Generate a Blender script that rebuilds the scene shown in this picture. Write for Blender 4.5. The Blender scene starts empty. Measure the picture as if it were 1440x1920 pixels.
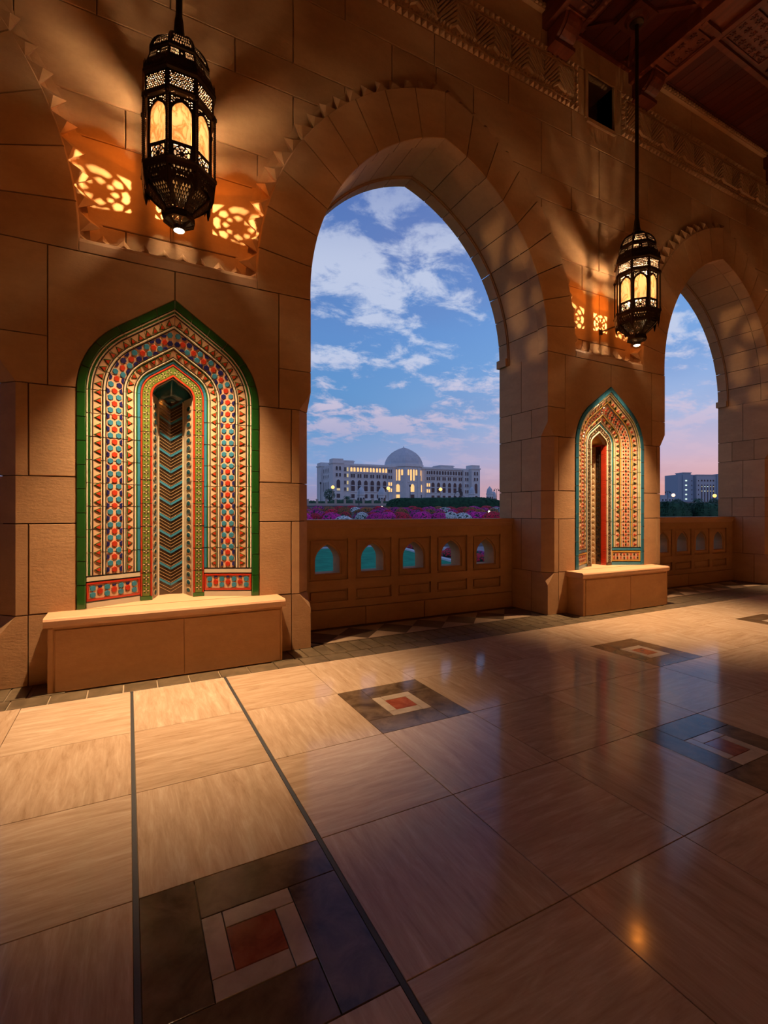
import bpy, bmesh, math, random
from mathutils import Vector, Matrix
from mathutils.geometry import delaunay_2d_cdt
random.seed(7)
SC = bpy.context.scene
COL = SC.collection
PI = math.pi

# ------------------------------------------------------------------ camera
YAW = math.radians(27.8)
cam_d = bpy.data.cameras.new('camera')
cam_d.sensor_fit = 'HORIZONTAL'; cam_d.sensor_width = 36.0
cam_d.lens = 36.0 * 909.0 / 1440.0
cam_d.clip_start = 0.05; cam_d.clip_end = 3000
cam = bpy.data.objects.new('camera', cam_d); COL.objects.link(cam)
cam.location = (0, 0, 1.2); cam.rotation_euler = (PI / 2, 0, -YAW)
SC.camera = cam
FS, FC = math.sin(YAW), math.cos(YAW)

def lin(r, g, b, a=1.0):
    f = lambda c: (c / 255 / 12.92) if c / 255 <= .04045 else ((c / 255 + .055) / 1.055) ** 2.4
    return (f(r), f(g), f(b), a)

# ------------------------------------------------------------------ render look
vs = SC.view_settings
vs.view_transform = 'Standard'; vs.look = 'None'; vs.gamma = 1.0; vs.exposure = 0.0
vs.use_curve_mapping = False
cy = SC.cycles
cy.max_bounces = 5; cy.diffuse_bounces = 3; cy.glossy_bounces = 2; cy.transmission_bounces = 2; cy.transparent_max_bounces = 6
cy.sample_clamp_indirect = 4.0; cy.caustics_reflective = False; cy.caustics_refractive = False
cy.use_denoising = True; cy.adaptive_threshold = .02; cy.use_light_tree = False

# ------------------------------------------------------------------ node helper
class NT:
    def __init__(s, tree):
        s.t = tree; s.n = tree.nodes; s.l = tree.links
    def add(s, typ, **kw):
        n = s.n.new(typ)
        ins = kw.pop('ins', {})
        for k, v in kw.items(): setattr(n, k, v)
        for k, v in ins.items():
            if isinstance(v, bpy.types.NodeSocket): s.l.new(v, n.inputs[k])
            else: n.inputs[k].default_value = v
        return n
    def math(s, op, a, b=0.0, clamp=False):
        n = s.n.new('ShaderNodeMath'); n.operation = op; n.use_clamp = clamp
        for i, v in enumerate((a, b)):
            if isinstance(v, bpy.types.NodeSocket): s.l.new(v, n.inputs[i])
            else: n.inputs[i].default_value = v
        return n.outputs[0]
    def vmath(s, op, a, b=(0, 0, 0)):
        n = s.n.new('ShaderNodeVectorMath'); n.operation = op
        for i, v in enumerate((a, b)):
            if isinstance(v, bpy.types.NodeSocket): s.l.new(v, n.inputs[i])
            else: n.inputs[i].default_value = v
        return n.outputs['Value'] if op in ('DOT_PRODUCT', 'LENGTH') else n.outputs[0]
    def ramp(s, fac, stops, interp='LINEAR'):
        n = s.n.new('ShaderNodeValToRGB'); s.l.new(fac, n.inputs[0]); r = n.color_ramp; r.interpolation = interp
        while len(r.elements) < len(stops): r.elements.new(.5)
        for e, (p, c) in zip(r.elements, stops): e.position = p; e.color = c
        return n.outputs[0]
    def mix(s, fac, a, b, blend='MIX'):
        n = s.n.new('ShaderNodeMix'); n.data_type = 'RGBA'; n.blend_type = blend
        for k, v in ((0, fac), (6, a), (7, b)):
            if isinstance(v, bpy.types.NodeSocket): s.l.new(v, n.inputs[k])
            else: n.inputs[k].default_value = v
        return n.outputs[2]
    def maprange(s, v, a, b, c=0.0, d=1.0, smooth=True):
        n = s.n.new('ShaderNodeMapRange'); n.interpolation_type = 'SMOOTHSTEP' if smooth else 'LINEAR'
        s.l.new(v, n.inputs[0])
        for i, x in enumerate((a, b, c, d)): n.inputs[i + 1].default_value = x
        return n.outputs[0]
    def noise(s, vec, scale, detail=4, rough=.55, dist=0.0):
        n = s.add('ShaderNodeTexNoise', ins={'Scale': scale, 'Detail': detail, 'Roughness': rough, 'Distortion': dist})
        if vec is not None: s.l.new(vec, n.inputs['Vector'])
        return n.outputs['Fac']

# ------------------------------------------------------------------ dusk sky
W = bpy.data.worlds.new('dusk_sky'); SC.world = W; W.use_nodes = True
t = NT(W.node_tree); t.n.clear()
gen = t.add('ShaderNodeTexCoord').outputs['Generated']
sep = t.add('ShaderNodeSeparateXYZ', ins={0: gen})
dz = t.math('MAXIMUM', sep.outputs[2], 0.0)
hl = t.math('SQRT', t.math('ADD', t.math('MULTIPLY', sep.outputs[0], sep.outputs[0]), t.math('MULTIPLY', sep.outputs[1], sep.outputs[1])))
hl = t.math('MAXIMUM', hl, 1e-4)
sx, sy = math.sin(math.radians(100)), math.cos(math.radians(100))
dot = t.math('DIVIDE', t.math('ADD', t.math('MULTIPLY', sep.outputs[0], sx), t.math('MULTIPLY', sep.outputs[1], sy)), hl)
warmf = t.maprange(dot, .12, .85)
cool = t.ramp(dz, [(0, lin(150, 132, 160)), (.045, lin(150, 150, 188)), (.10, lin(128, 160, 208)), (.20, lin(96, 150, 204)), (.34, lin(96, 142, 204)), (.55, lin(84, 116, 182)), (1, lin(48, 74, 132))])
warm = t.ramp(dz, [(0, lin(226, 150, 132)), (.05, lin(230, 168, 160)), (.10, lin(208, 180, 200)), (.18, lin(170, 186, 224)), (.28, lin(128, 170, 226)), (.42, lin(104, 152, 218)), (.6, lin(80, 118, 186)), (1, lin(48, 74, 132))])
skyc = t.mix(warmf, cool, warm)
inv = t.math('DIVIDE', 1.0, t.math('ADD', dz, .22))
pv = t.add('ShaderNodeCombineXYZ', ins={0: t.math('MULTIPLY', sep.outputs[0], inv), 1: t.math('MULTIPLY', sep.outputs[1], inv), 2: 0.0}).outputs[0]
mp = t.add('ShaderNodeMapping', ins={0: pv, 'Location': (3.4, 1.2, 0), 'Rotation': (0, 0, .5), 'Scale': (1.0, 1.25, 1)}).outputs[0]
big = t.noise(mp, 2.3, 1, .5)
puffn = t.noise(mp, 7.5, 6, .64, .3)
dens = t.math('ADD', t.math('MULTIPLY', big, .55), t.math('MULTIPLY', puffn, .62))
mid = t.math('MULTIPLY', t.maprange(dz, .10, .24, 0, 1), t.maprange(dz, .58, .44, .30, 1))
puff = t.math('MULTIPLY', t.maprange(dens, .56, .69), t.math('ADD', t.math('MULTIPLY', mid, .62), .16))
cloudc = t.mix(t.maprange(dz, .10, .34), lin(230, 192, 204), lin(206, 214, 236))
soft = t.maprange(t.noise(mp, 1.4, 2, .5, .3), .42, .72)
skyc = t.mix(t.math('MULTIPLY', soft, t.maprange(dz, .1, .5, .12, .55)), skyc, lin(112, 126, 182))
skyc = t.mix(puff, skyc, cloudc)
bg = t.add('ShaderNodeBackground', ins={0: skyc, 1: 1.0})
t.l.new(bg.outputs[0], t.add('ShaderNodeOutputWorld').inputs[0])

# ------------------------------------------------------------------ materials
MATS = {}
def mat(name, color=None, rough=.6, metal=0.0, spec=.5, coat=0.0, emit=None, estr=0.0, build=None, var=0.0, bump=None):
    m = bpy.data.materials.new(name); m.use_nodes = True
    t = NT(m.node_tree); b = m.node_tree.nodes['Principled BSDF']
    if color: b.inputs['Base Color'].default_value = color
    b.inputs['Roughness'].default_value = rough; b.inputs['Metallic'].default_value = metal
    b.inputs['Specular IOR Level'].default_value = spec; b.inputs['Coat Weight'].default_value = coat
    if emit: b.inputs['Emission Color'].default_value = emit; b.inputs['Emission Strength'].default_value = estr
    oc = t.add('ShaderNodeTexCoord').outputs['Object'] if (var or bump or build) else None
    if var:
        n = t.noise(oc, 9.0, 2, .6); r = t.add('ShaderNodeObjectInfo').outputs['Random']
        f = t.math('ADD', t.math('MULTIPLY', n, .6), t.math('MULTIPLY', r, .4))
        k = lambda q: (min(1, color[0] * q), min(1, color[1] * q), min(1, color[2] * q), 1)
        t.l.new(t.ramp(f, [(.2, k(1 - var)), (.8, k(1 + var))]), b.inputs['Base Color'])
    if bump:
        h = t.noise(oc, bump[0], 6, .6)
        t.l.new(t.add('ShaderNodeBump', ins={'Height': h, 'Strength': bump[1], 'Distance': bump[2]}).outputs[0], b.inputs['Normal'])
    if build: build(t, b, oc)
    MATS[name] = m
    return m

def stone_build(c1, c2, rough_scale):
    def f(t, b, oc):
        rnd = t.add('ShaderNodeObjectInfo').outputs['Random']
        gp = t.add('ShaderNodeNewGeometry').outputs['Position']
        off = t.add('ShaderNodeCombineXYZ', ins={0: t.math('MULTIPLY', rnd, 37.0), 1: t.math('MULTIPLY', rnd, 11.0), 2: t.math('MULTIPLY', rnd, 23.0)}).outputs[0]
        v = t.vmath('ADD', gp, off)
        st = t.add('ShaderNodeMapping', ins={0: v, 'Scale': (1, 1, 2.6)}).outputs[0]
        n1 = t.noise(st, 2.2, 3, .6, .4); n2 = t.noise(v, 26, 2, .6)
        f1 = t.math('ADD', t.math('ADD', t.math('MULTIPLY', n1, .55), t.math('MULTIPLY', n2, .2)), t.math('MULTIPLY', rnd, .25))
        t.l.new(t.ramp(f1, [(.3, c1), (.72, c2)]), b.inputs['Base Color'])
        h = t.noise(st, 24, 4, .72)
        t.l.new(t.add('ShaderNodeBump', ins={'Height': h, 'Strength': .5, 'Distance': rough_scale}).outputs[0], b.inputs['Normal'])
    return f
STONE = mat('sandstone', rough=.8, spec=.25, build=stone_build((.45, .245, .115, 1), (.63, .36, .175, 1), .004))
SLABM = mat('honed_sandstone', rough=.5, spec=.4, build=stone_build((.53, .285, .145, 1), (.64, .36, .195, 1), .0015))
MORTAR = mat('mortar', (.16, .085, .045, 1), rough=.95, spec=.1)

def trav_build(axis):
    def f(t, b, oc):
        rnd = t.add('ShaderNodeObjectInfo').outputs['Random']
        off = t.add('ShaderNodeCombineXYZ', ins={0: t.math('MULTIPLY', rnd, 41.0), 1: t.math('MULTIPLY', rnd, 29.0), 2: t.math('MULTIPLY', rnd, 13.0)}).outputs[0]
        v = t.vmath('ADD', oc, off)
        sc = (3.0, 21, 1) if axis == 'x' else (21, 3.0, 1)
        sv = t.add('ShaderNodeMapping', ins={0: v, 'Scale': sc}).outputs[0]
        a = t.noise(sv, 1.2, 6, .70, .6)
        sc2 = (7, 120, 1) if axis == 'x' else (120, 7, 1)
        c = t.noise(t.add('ShaderNodeMapping', ins={0: v, 'Scale': sc2}).outputs[0], 1.0, 4, .7)
        f1 = t.math('ADD', t.math('ADD', t.math('MULTIPLY', a, .7), t.math('MULTIPLY', c, .25)), t.math('MULTIPLY', rnd, .08))
        t.l.new(t.ramp(f1, [(.28, (.29, .17, .09, 1)), (.43, (.46, .30, .178, 1)), (.56, (.55, .38, .24, 1)), (.72, (.67, .50, .34, 1))]), b.inputs['Base Color'])
        t.l.new(t.maprange(c, .2, .8, .075, .15), b.inputs['Roughness'])
    return f
TRAVX = mat('travertine_lengthwise', rough=.14, spec=.22, build=trav_build('x'))
TRAVY = mat('travertine_crosswise', rough=.14, spec=.22, build=trav_build('y'))
def slate_build(c1, c2, c3):
    def f(t, b, oc):
        rnd = t.add('ShaderNodeObjectInfo').outputs['Random']
        off = t.add('ShaderNodeCombineXYZ', ins={0: t.math('MULTIPLY', rnd, 41.0), 1: t.math('MULTIPLY', rnd, 29.0)}).outputs[0]
        n = t.noise(t.vmath('ADD', oc, off), 9, 6, .62, .6)
        t.l.new(t.ramp(n, [(.3, c1), (.5, c2), (.72, c3)]), b.inputs['Base Color'])
    return f
SLATE = mat('dark_slate', rough=.14, spec=.28, build=slate_build((.065, .038, .019, 1), (.13, .08, .042, 1), (.21, .135, .075, 1)))
SLATE2 = mat('olive_slate', rough=.38, spec=.45, build=slate_build((.075, .05, .026, 1), (.13, .088, .045, 1), (.2, .14, .08, 1)))
REDM = mat('red_marble', rough=.12, spec=.5, build=slate_build((.16, .03, .015, 1), (.30, .065, .03, 1), (.42, .13, .06, 1)))
PALEM = mat('pale_marble', rough=.14, spec=.5, build=slate_build((.38, .28, .19, 1), (.48, .36, .25, 1), (.56, .43, .30, 1)))
DIAD = mat('brown_diamond_stone', rough=.4, spec=.4, build=slate_build((.06, .035, .02, 1), (.10, .06, .034, 1), (.15, .09, .05, 1)))
DIAL = mat('tan_diamond_stone', rough=.4, spec=.4, build=slate_build((.34, .22, .13, 1), (.42, .28, .17, 1), (.5, .34, .21, 1)))
GROUT = mat('floor_grout', (.40, .29, .18, 1), rough=.8)
JOINT = mat('expansion_joint', (.035, .035, .035, 1), rough=.6)

# ------------------------------------------------------------------ mesh helpers
def prop(o, label=None, cat=None, group=None, kind=None):
    if label: o['label'] = label
    if cat: o['category'] = cat
    if group: o['group'] = group
    if kind: o['kind'] = kind
    return o
def mesh(name, V, F, mats, mi=None, smooth=False):
    me = bpy.data.meshes.new(name); me.from_pydata([tuple(v) for v in V], [], F)
    for m in (mats if isinstance(mats, (list, tuple)) else [mats]): me.materials.append(m)
    if mi: me.polygons.foreach_set('material_index', mi)
    if smooth: me.polygons.foreach_set('use_smooth', [True] * len(me.polygons))
    bm = bmesh.new(); bm.from_mesh(me); bmesh.ops.recalc_face_normals(bm, faces=bm.faces[:]); bm.to_mesh(me); bm.free()
    me.update(); return me
def link(name, data, parent=None, loc=None, M=None):
    o = bpy.data.objects.new(name, data); COL.objects.link(o)
    if parent: o.parent = parent
    if M is not None: o.matrix_local = M
    elif loc is not None: o.location = loc
    return o
def obj(name, V, F, m, parent=None, smooth=False, mi=None, loc=None, M=None):
    return link(name, mesh(name, V, F, m, mi, smooth), parent, loc, M)
def empty(name, loc=(0, 0, 0), rz=0.0, parent=None):
    o = bpy.data.objects.new(name, None); COL.objects.link(o); o.location = loc; o.rotation_euler = (0, 0, rz); o.empty_display_size = .1
    if parent: o.parent = parent
    return o
class MB:
    def __init__(s): s.V = []; s.F = []; s.mi = []
    def add(s, V, F, m=0):
        b = len(s.V); s.V += [tuple(v) for v in V]; s.F += [[i + b for i in f] for f in F]; s.mi += [m] * len(F); return s
    def box(s, x0, x1, y0, y1, z0, z1, m=0):
        return s.add([(x0, y0, z0), (x1, y0, z0), (x1, y1, z0), (x0, y1, z0), (x0, y0, z1), (x1, y0, z1), (x1, y1, z1), (x0, y1, z1)],
                     [(0, 3, 2, 1), (4, 5, 6, 7), (0, 1, 5, 4), (1, 2, 6, 5), (2, 3, 7, 6), (3, 0, 4, 7)], m)
    def prism(s, P, mapf, a, b, m=0):
        """polygon P [(u,v)] extruded from a to b; mapf(u,v,w)->xyz"""
        n = len(P)
        return s.add([mapf(u, v, a) for u, v in P] + [mapf(u, v, b) for u, v in P],
                     [list(range(n)), list(range(n, 2 * n))[::-1]] + [(i, (i + 1) % n, n + (i + 1) % n, n + i) for i in range(n)], m)
    def lathe(s, prof, n=16, cx=0, cy=0, m=0, a0=0.0, cap=True):
        V = [(cx + r * math.cos(a0 + 2 * PI * i / n), cy + r * math.sin(a0 + 2 * PI * i / n), z) for r, z in prof for i in range(n)]
        F = [(k * n + i, k * n + (i + 1) % n, (k + 1) * n + (i + 1) % n, (k + 1) * n + i) for k in range(len(prof) - 1) for i in range(n)]
        if cap: F += [list(range(n))[::-1], [(len(prof) - 1) * n + i for i in range(n)]]
        return s.add(V, F, m)
    def bar(s, a, b, w, h=None, m=0, up=(0, 0, 1)):
        a, b = Vector(a), Vector(b); h = h or w; d = (b - a).normalized(); u = Vector(up)
        if abs(d.dot(u)) > .98: u = Vector((1, 0, 0))
        x = d.cross(u).normalized() * w / 2; y = d.cross(x).normalized() * h / 2
        return s.add([a - x - y, a + x - y, a + x + y, a - x + y, b - x - y, b + x - y, b + x + y, b - x + y],
                     [(0, 3, 2, 1), (4, 5, 6, 7), (0, 1, 5, 4), (1, 2, 6, 5), (2, 3, 7, 6), (3, 0, 4, 7)], m)
    def build(s, name, m, parent=None, smooth=False, loc=None, M=None):
        return obj(name, s.V, s.F, m, parent, smooth, s.mi if isinstance(m, (list, tuple)) else None, loc, M)
    def me(s, name, m, smooth=False):
        return mesh(name, s.V, s.F, m, s.mi if isinstance(m, (list, tuple)) else None, smooth)
def inset(P, d):
    """inset of a simple polygon by d (either winding)"""
    A = sum(P[i][0] * P[(i + 1) % len(P)][1] - P[(i + 1) % len(P)][0] * P[i][1] for i in range(len(P)))
    sg = 1 if A > 0 else -1; R = []
    for i in range(len(P)):
        p0, p1, p2 = Vector(P[i - 1]), Vector(P[i]), Vector(P[(i + 1) % len(P)])
        e1 = (p1 - p0); e2 = (p2 - p1)
        if e1.length < 1e-7 or e2.length < 1e-7: R.append(tuple(p1)); continue
        e1.normalize(); e2.normalize()
        n1 = Vector((-e1.y, e1.x)) * sg; n2 = Vector((-e2.y, e2.x)) * sg
        k = 1 + n1.dot(n2)
        q = p1 + (n1 + n2) * (d / max(k, .35))
        R.append((q.x, q.y))
    return R
def block(P, y0, y1, gap=.0035, bev=.005):
    """stone with face polygon P in (x,z), face at y0 (toward camera), back at y1, eased front edges"""
    P = inset(P, gap); Q = inset(P, bev); n = len(P); mb = MB()
    V = [(x, y0, z) for x, z in Q] + [(x, y0 + bev, z) for x, z in P] + [(x, y1, z) for x, z in P]
    F = [list(range(n)), [2 * n + i for i in range(n)][::-1]]
    for i in range(n):
        j = (i + 1) % n
        F += [(i, n + i, n + j, j), (n + i, 2 * n + i, 2 * n + j, n + j)]
    mb.add(V, F); return mb
def hull(name, pts, m, parent):
    bm = bmesh.new()
    for p in pts: bm.verts.new(p)
    r = bmesh.ops.convex_hull(bm, input=bm.verts[:])
    bmesh.ops.delete(bm, geom=list({v for v in r['geom_interior'] + r['geom_unused'] if isinstance(v, bmesh.types.BMVert)}), context='VERTS')
    bmesh.ops.dissolve_limit(bm, angle_limit=.01, verts=bm.verts[:], edges=bm.edges[:])
    me = bpy.data.meshes.new(name); bm.to_mesh(me); bm.free(); me.materials.append(m)
    return link(name, me, parent)
def inpoly(p, P):
    x, y = p; c = False; n = len(P)
    for i in range(n):
        x1, y1 = P[i]; x2, y2 = P[(i + 1) % n]
        if (y1 > y) != (y2 > y) and x < (x2 - x1) * (y - y1) / (y2 - y1) + x1: c = not c
    return c
def plate(outline, holes, extra=()):
    """triangulated 2-D plate with holes -> (pts, tris)"""
    V = [Vector(p) for p in outline]; E = [(i, (i + 1) % len(outline)) for i in range(len(outline))]
    for h in holes:
        b = len(V); V += [Vector(p) for p in h]; E += [(b + i, b + (i + 1) % len(h)) for i in range(len(h))]
    V += [Vector(p) for p in extra]
    r = delaunay_2d_cdt(V, E, [], 0, 1e-6)
    pts, T = r[0], []
    bb = [(min(p[0] for p in h), max(p[0] for p in h), min(p[1] for p in h), max(p[1] for p in h)) for h in holes]
    for f in r[2]:
        c = sum((pts[i] for i in f), Vector((0, 0))) / len(f)
        if not inpoly(c, outline): continue
        if any(b[0] <= c.x <= b[1] and b[2] <= c.y <= b[3] and inpoly(c, h) for b, h in zip(bb, holes)): continue
        T.append(list(f))
    return [tuple(p) for p in pts], T
def plate_mb(outline, holes, mapf, a, b, mb=None, m=0, extra=()):
    pts, T = plate(outline, holes, extra); n = len(pts); mb = mb or MB()
    cnt = {}
    for f in T:
        for i in range(len(f)):
            k = (f[i], f[(i + 1) % len(f)]); cnt[tuple(sorted(k))] = cnt.get(tuple(sorted(k)), []) + [k]
    F = [f for f in T] + [[n + i for i in f][::-1] for f in T]
    for k, L in cnt.items():
        if len(L) == 1: i, j = L[0]; F.append((i, j, n + j, n + i))
    return mb.add([mapf(u, v, a) for u, v in pts] + [mapf(u, v, b) for u, v in pts], F, m)

# ================================================================== ARCADE WALL
PERIOD = 5.09
PIERS = [.32 + PERIOD * k for k in (-1, 0, 1, 2)]
ARCHES = [.32 + PERIOD * (k + .5) for k in (-1, 0, 1)]
YF, YR, YB = 4.09, 4.25, 4.92          # front plane, recessed spandrel, outer face
HW = 1.105                               # half width of a pier
AE, AR, AZ = .489, 1.929, 3.15
ZB = 3.07
def arch(u, r):
    if u < .03: return 1.44 + r, ZB + (AZ - ZB) * max(u, 0) / .03
    ph = (u - .03) / .97 * math.acos(AE / (AR + r))
    return -AE + (AR + r) * math.cos(ph), AZ + (AR + r) * math.sin(ph)
def arch_x(z, r):
    """half width of the arch curve at height z (0 above the apex)"""
    if z <= AZ: return 1.44 + r
    q = (AR + r) ** 2 - (z - AZ) ** 2
    return max(0.0, math.sqrt(q) - AE) if q > 0 else 0.0
def sweep(sec, u0, u1, n, path, place, mb=None, m=0):
    """sweep closed section [(r,y)] along path(u,r)->(d,z); place(d,y,z)->xyz"""
    mb = mb or MB(); k = len(sec); V = []
    for i in range(n + 1):
        u = u0 + (u1 - u0) * i / n
        for r, y in sec:
            d, z = path(u, r); V.append(place(d, y, z))
    F = [[i for i in range(k)], [n * k + i for i in range(k)][::-1]]
    for i in range(n):
        for j in range(k):
            F.append((i * k + j, i * k + (j + 1) % k, (i + 1) * k + (j + 1) % k, (i + 1) * k + j))
    return mb.add(V, F, m)

wall = prop(empty('wall_front'), 'sandstone arcade wall of coursed blocks with tall pointed arches on square piers', kind='structure')

# ---- piers
def corner_stone(c, sd, xin, y1, z0, z1, mode):
    """corner block of a pier; sd = -1/+1 side, xin = inner |rel x|; mode: plain, chamfer, stop_low (bottom stop), stop_high"""
    g, ch = .0035, .105
    z0 += g; z1 -= g
    X = lambda a: c + sd * a
    pts = []
    for z in (z0, z1):
        cut = mode == 'chamfer' or (mode == 'stop_high' and z == z0) or (mode == 'stop_low' and z == z1)
        pts += [(X(xin + g), YF, z), (X(xin + g), y1 - g, z), (X(HW), y1 - g, z)]
        if cut: pts += [(X(HW - ch), YF, z), (X(HW), YF + ch, z)]
        else: pts += [(X(HW), YF, z)]
    if mode == 'stop_high': pts.append((X(HW), YF, z0 + .16))
    if mode == 'stop_low': pts.append((X(HW), YF, z1 - .14))
    return hull('corner_stone', pts, STONE, wall)
def plain_stone(x0, x1, y0, y1, z0, z1, name='stone_block'):
    g = .0035
    return MB().box(min(x0, x1) + g, max(x0, x1) - g, y0 + g, y1 - g, z0 + g, z1 - g).build(name, STONE, wall)

NZ = 2.08   # springing of the tiled niche arch
def niche_curve(u, d, zs=NZ, z0=.5, lift=0.0):
    """half outline of a niche, u 0..1 from foot to apex, offset d inward from the outer edge"""
    r = .60 - d; a1 = math.radians(55); L1, L2, L3 = zs - z0, .5, .52
    s = u * (L1 + L2 + L3); lf = lift
    if s <= L1: return .048 + r, z0 + s + lf * (s / L1) ** 6
    if s <= L1 + L2:
        a = a1 * (s - L1) / L2; return .048 + r * math.cos(a), zs + r * math.sin(a) + lf
    ex, ez = .048 + r * math.cos(a1), zs + r * math.sin(a1)
    k = (s - L1 - L2) / L3; T = ex / math.sin(a1)
    return ex - T * k * math.sin(a1), ez + T * k * math.cos(a1) + lf
def niche_x(z, d=0.0, zs=NZ):
    lo, hi = 0.0, 1.0
    for _ in range(40):
        md = (lo + hi) / 2
        if niche_curve(md, d, zs)[1] < z: lo = md
        else: hi = md
    return niche_curve(lo, d, zs)[0]

for pi_, c in enumerate(PIERS):
    has_niche = pi_ in (1, 2)
    zs = NZ if pi_ != 2 else NZ - .06
    NX = .648
    apex = niche_curve(1, 0, zs)[1]
    # core (mortar)
    mb = MB()
    for sd in (-1, 1):
        xa, xb = c + sd * .66, c + sd * (HW - .012)
        mb.box(min(xa, xb), max(xa, xb), YF + .14, YB - .02, .01, ZB)
        xb2 = c + sd * (HW - .14)
        mb.box(min(xa, xb2), max(xa, xb2), YF + .016, YF + .14, .01, ZB)
    mb.box(c - .66, c + .66, 4.58, YB - .02, .01, ZB)
    mb.box(c - .66, c + .66, YF + .016, 4.58, .01, .48)
    mb.build('mortar_core', MORTAR, wall)
    if has_niche: 
        for sd in (-1, 1):
            Q = [(c, ZB), (c, apex + .004)] + [(c + sd * (niche_x(apex - (apex - 1.9) * q / 14, 0, zs) + .006), apex - (apex - 1.9) * q / 14) for q in range(1, 15)] + [(c + sd * .67, 1.9), (c + sd * .67, ZB)]
            MB().prism(Q, lambda u, v, w: (u, w, v), YF + .016, 4.58).build('mortar_core', MORTAR, wall)
    else:
        plain_stone(c - .66, c + .66, YF, 4.5, .49, ZB)
    for sd in (-1, 1):
        def jamb(splits, z0, z1):
            for a, b in zip(splits[:-1], splits[1:]):
                plain_stone(c + sd * (HW - .13), c + sd * (HW + .0035), a, b, z0, z1)
        # corner stones and face stones by course
        J1, J2 = .93, .82
        corner_stone(c, sd, J1, 4.35, 0, .49, 'stop_low'); jamb([4.35, YB], 0, .49)
        plain_stone(c + sd * .0, c + sd * J1, YF - .0035, 4.3, 0, .49)
        corner_stone(c, sd, J1, 4.52, .49, 1.12, 'chamfer'); jamb([4.52, YB], .49, 1.12)
        corner_stone(c, sd, .648, 4.35, 1.12, 1.45, 'chamfer'); jamb([4.35, 4.69, YB], 1.12, 1.45)
        corner_stone(c, sd, J1, 4.52, 1.45, 2.09, 'chamfer'); jamb([4.52, YB], 1.45, 2.09)
        corner_stone(c, sd, J2, 4.35, 2.09, 2.43, 'stop_high'); jamb([4.35, 4.69, YB], 2.09, 2.43)
        corner_stone(c, sd, J2, 4.52, 2.43, ZB, 'plain'); jamb([4.52, YB], 2.43, ZB)
        for z0, z1 in ((.49, 1.12), (1.45, 2.09)):
            P = []
            zz = [z0 + (z1 - z0) * i / 6 for i in range(7)]
            nx = (lambda z: max(niche_x(z, 0, zs), 0)) if has_niche else (lambda z: .66)
            P = [(c + sd * J1, z0), (c + sd * J1, z1)] + [(c + sd * nx(z), z) for z in reversed(zz)]
            block(P, YF, YF + .2).build('stone_block', STONE, wall)
        z0, z1 = 2.09, ZB
        if has_niche:
            zz = [z0 + (apex - z0) * i / 16 for i in range(16)]
            P = [(c + sd * J2, z0), (c + sd * J2, z1), (c, z1), (c, apex)] + [(c + sd * niche_x(z, 0, zs), z) for z in reversed(zz)]
        else: P = [(c + sd * J2, z0), (c + sd * J2, z1), (c, z1), (c, z0)]
        block(P, YF, YF + .2, bev=.003).build('stone_block', STONE, wall)
        # impost block on the outer edge
        MB().box(*sorted((c + sd * (HW - .1), c + sd * (HW + .03))), 4.77, YB + .02, ZB, ZB + .1).build('impost_block', STONE, wall)
    # sill of the spandrel recess, rounded nose
    prof = [(YF, ZB + .004), (YF, ZB + .07), (YF + .012, ZB + .095), (YF + .04, ZB + .112), (YR + .02, ZB + .135), (YR + .02, ZB + .004)]
    MB().prism(prof, lambda y, z, w: (w, y, z), c - .632, c + .632).build('recess_sill', SLABM, wall)

# ---- arches
for ai, c in enumerate(ARCHES):
    N = 9
    for sd in (-1, 1):
        pl = lambda d, y, z, c=c, sd=sd: (c + sd * d, y, z)
        for k in range(N):
            g = .0016
            u0, u1 = k / N + g, (k + 1) / N - (g if k < N - 1 else .0006)
            sweep([(.006, YF), (0, YF + .006), (0, 4.238), (.47, 4.238), (.47, YF + .006), (.464, YF)], u0, u1, 4, arch, pl).build('voussoir', STONE, wall)
            sweep([(.024, 4.262), (.024, 4.752), (.30, 4.752), (.30, 4.262)], u0, u1, 4, arch, pl).build('soffit_stone', STONE, wall)
            sweep([(.0, 4.772), (.0, YB), (.28, YB), (.28, 4.772)], u0, u1, 4, arch, pl).build('outer_voussoir', STONE, wall)
        for y in (4.238, 4.756):
            sweep([(.012, y + .002), (.012, y + .014), (.03, y + .022), (.2, y + .022), (.2, y + .002)], 0.0, 1, 36, arch, pl).build('soffit_moulding', STONE, wall)
        # splayed reveal with a row of carved teeth
        sweep([(.40, 4.239), (.47, YF + .022), (.476, YF + .03), (.478, YF + .085), (.495, YF + .125), (.535, YF + .150), (.625, YR + .004), (.625, YR + .05), (.40, YR + .05)], 0.0, 1, 40, arch, pl).build('splayed_reveal', STONE, wall)
        NT_ = 20
        for k in range(NT_):
            a, b = (k + .04) / NT_, (k + .96) / NT_; mdl = (a + b) / 2
            A_, B_, T_ = arch(a, .474), arch(b, .474), arch(mdl, .61); Mid = arch(mdl, .545 if k % 2 else .525)
            V = [pl(A_[0], YF + .03, A_[1]), pl(B_[0], YF + .03, B_[1]), pl(T_[0], YF + .095, T_[1]), pl(Mid[0], YF + .025, Mid[1]),
                 pl(*(lambda q: (q[0], YR + .01, q[1]))(arch(mdl, .5)))]
            obj('zigzag_tooth', V, [(0, 1, 3), (0, 3, 2), (1, 2, 3), (0, 2, 4), (1, 4, 2), (0, 4, 1)], STONE, wall)
# row of carved leaves on the recess sill
leafV = [(-.068, .03, 0), (.068, .03, 0), (0, .058, .10), (0, .005, .03), (0, .066, .0)]
leaf_me = mesh('carved_leaf', leafV, [(0, 1, 3), (0, 3, 2), (1, 2, 3), (0, 2, 4), (1, 4, 2), (0, 4, 1)], STONE)
for c in PIERS[1:3]:
    for k in range(8): link('carved_leaf', leaf_me, wall, (c - .49 + .14 * k, YR - .065, ZB + .125))

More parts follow.
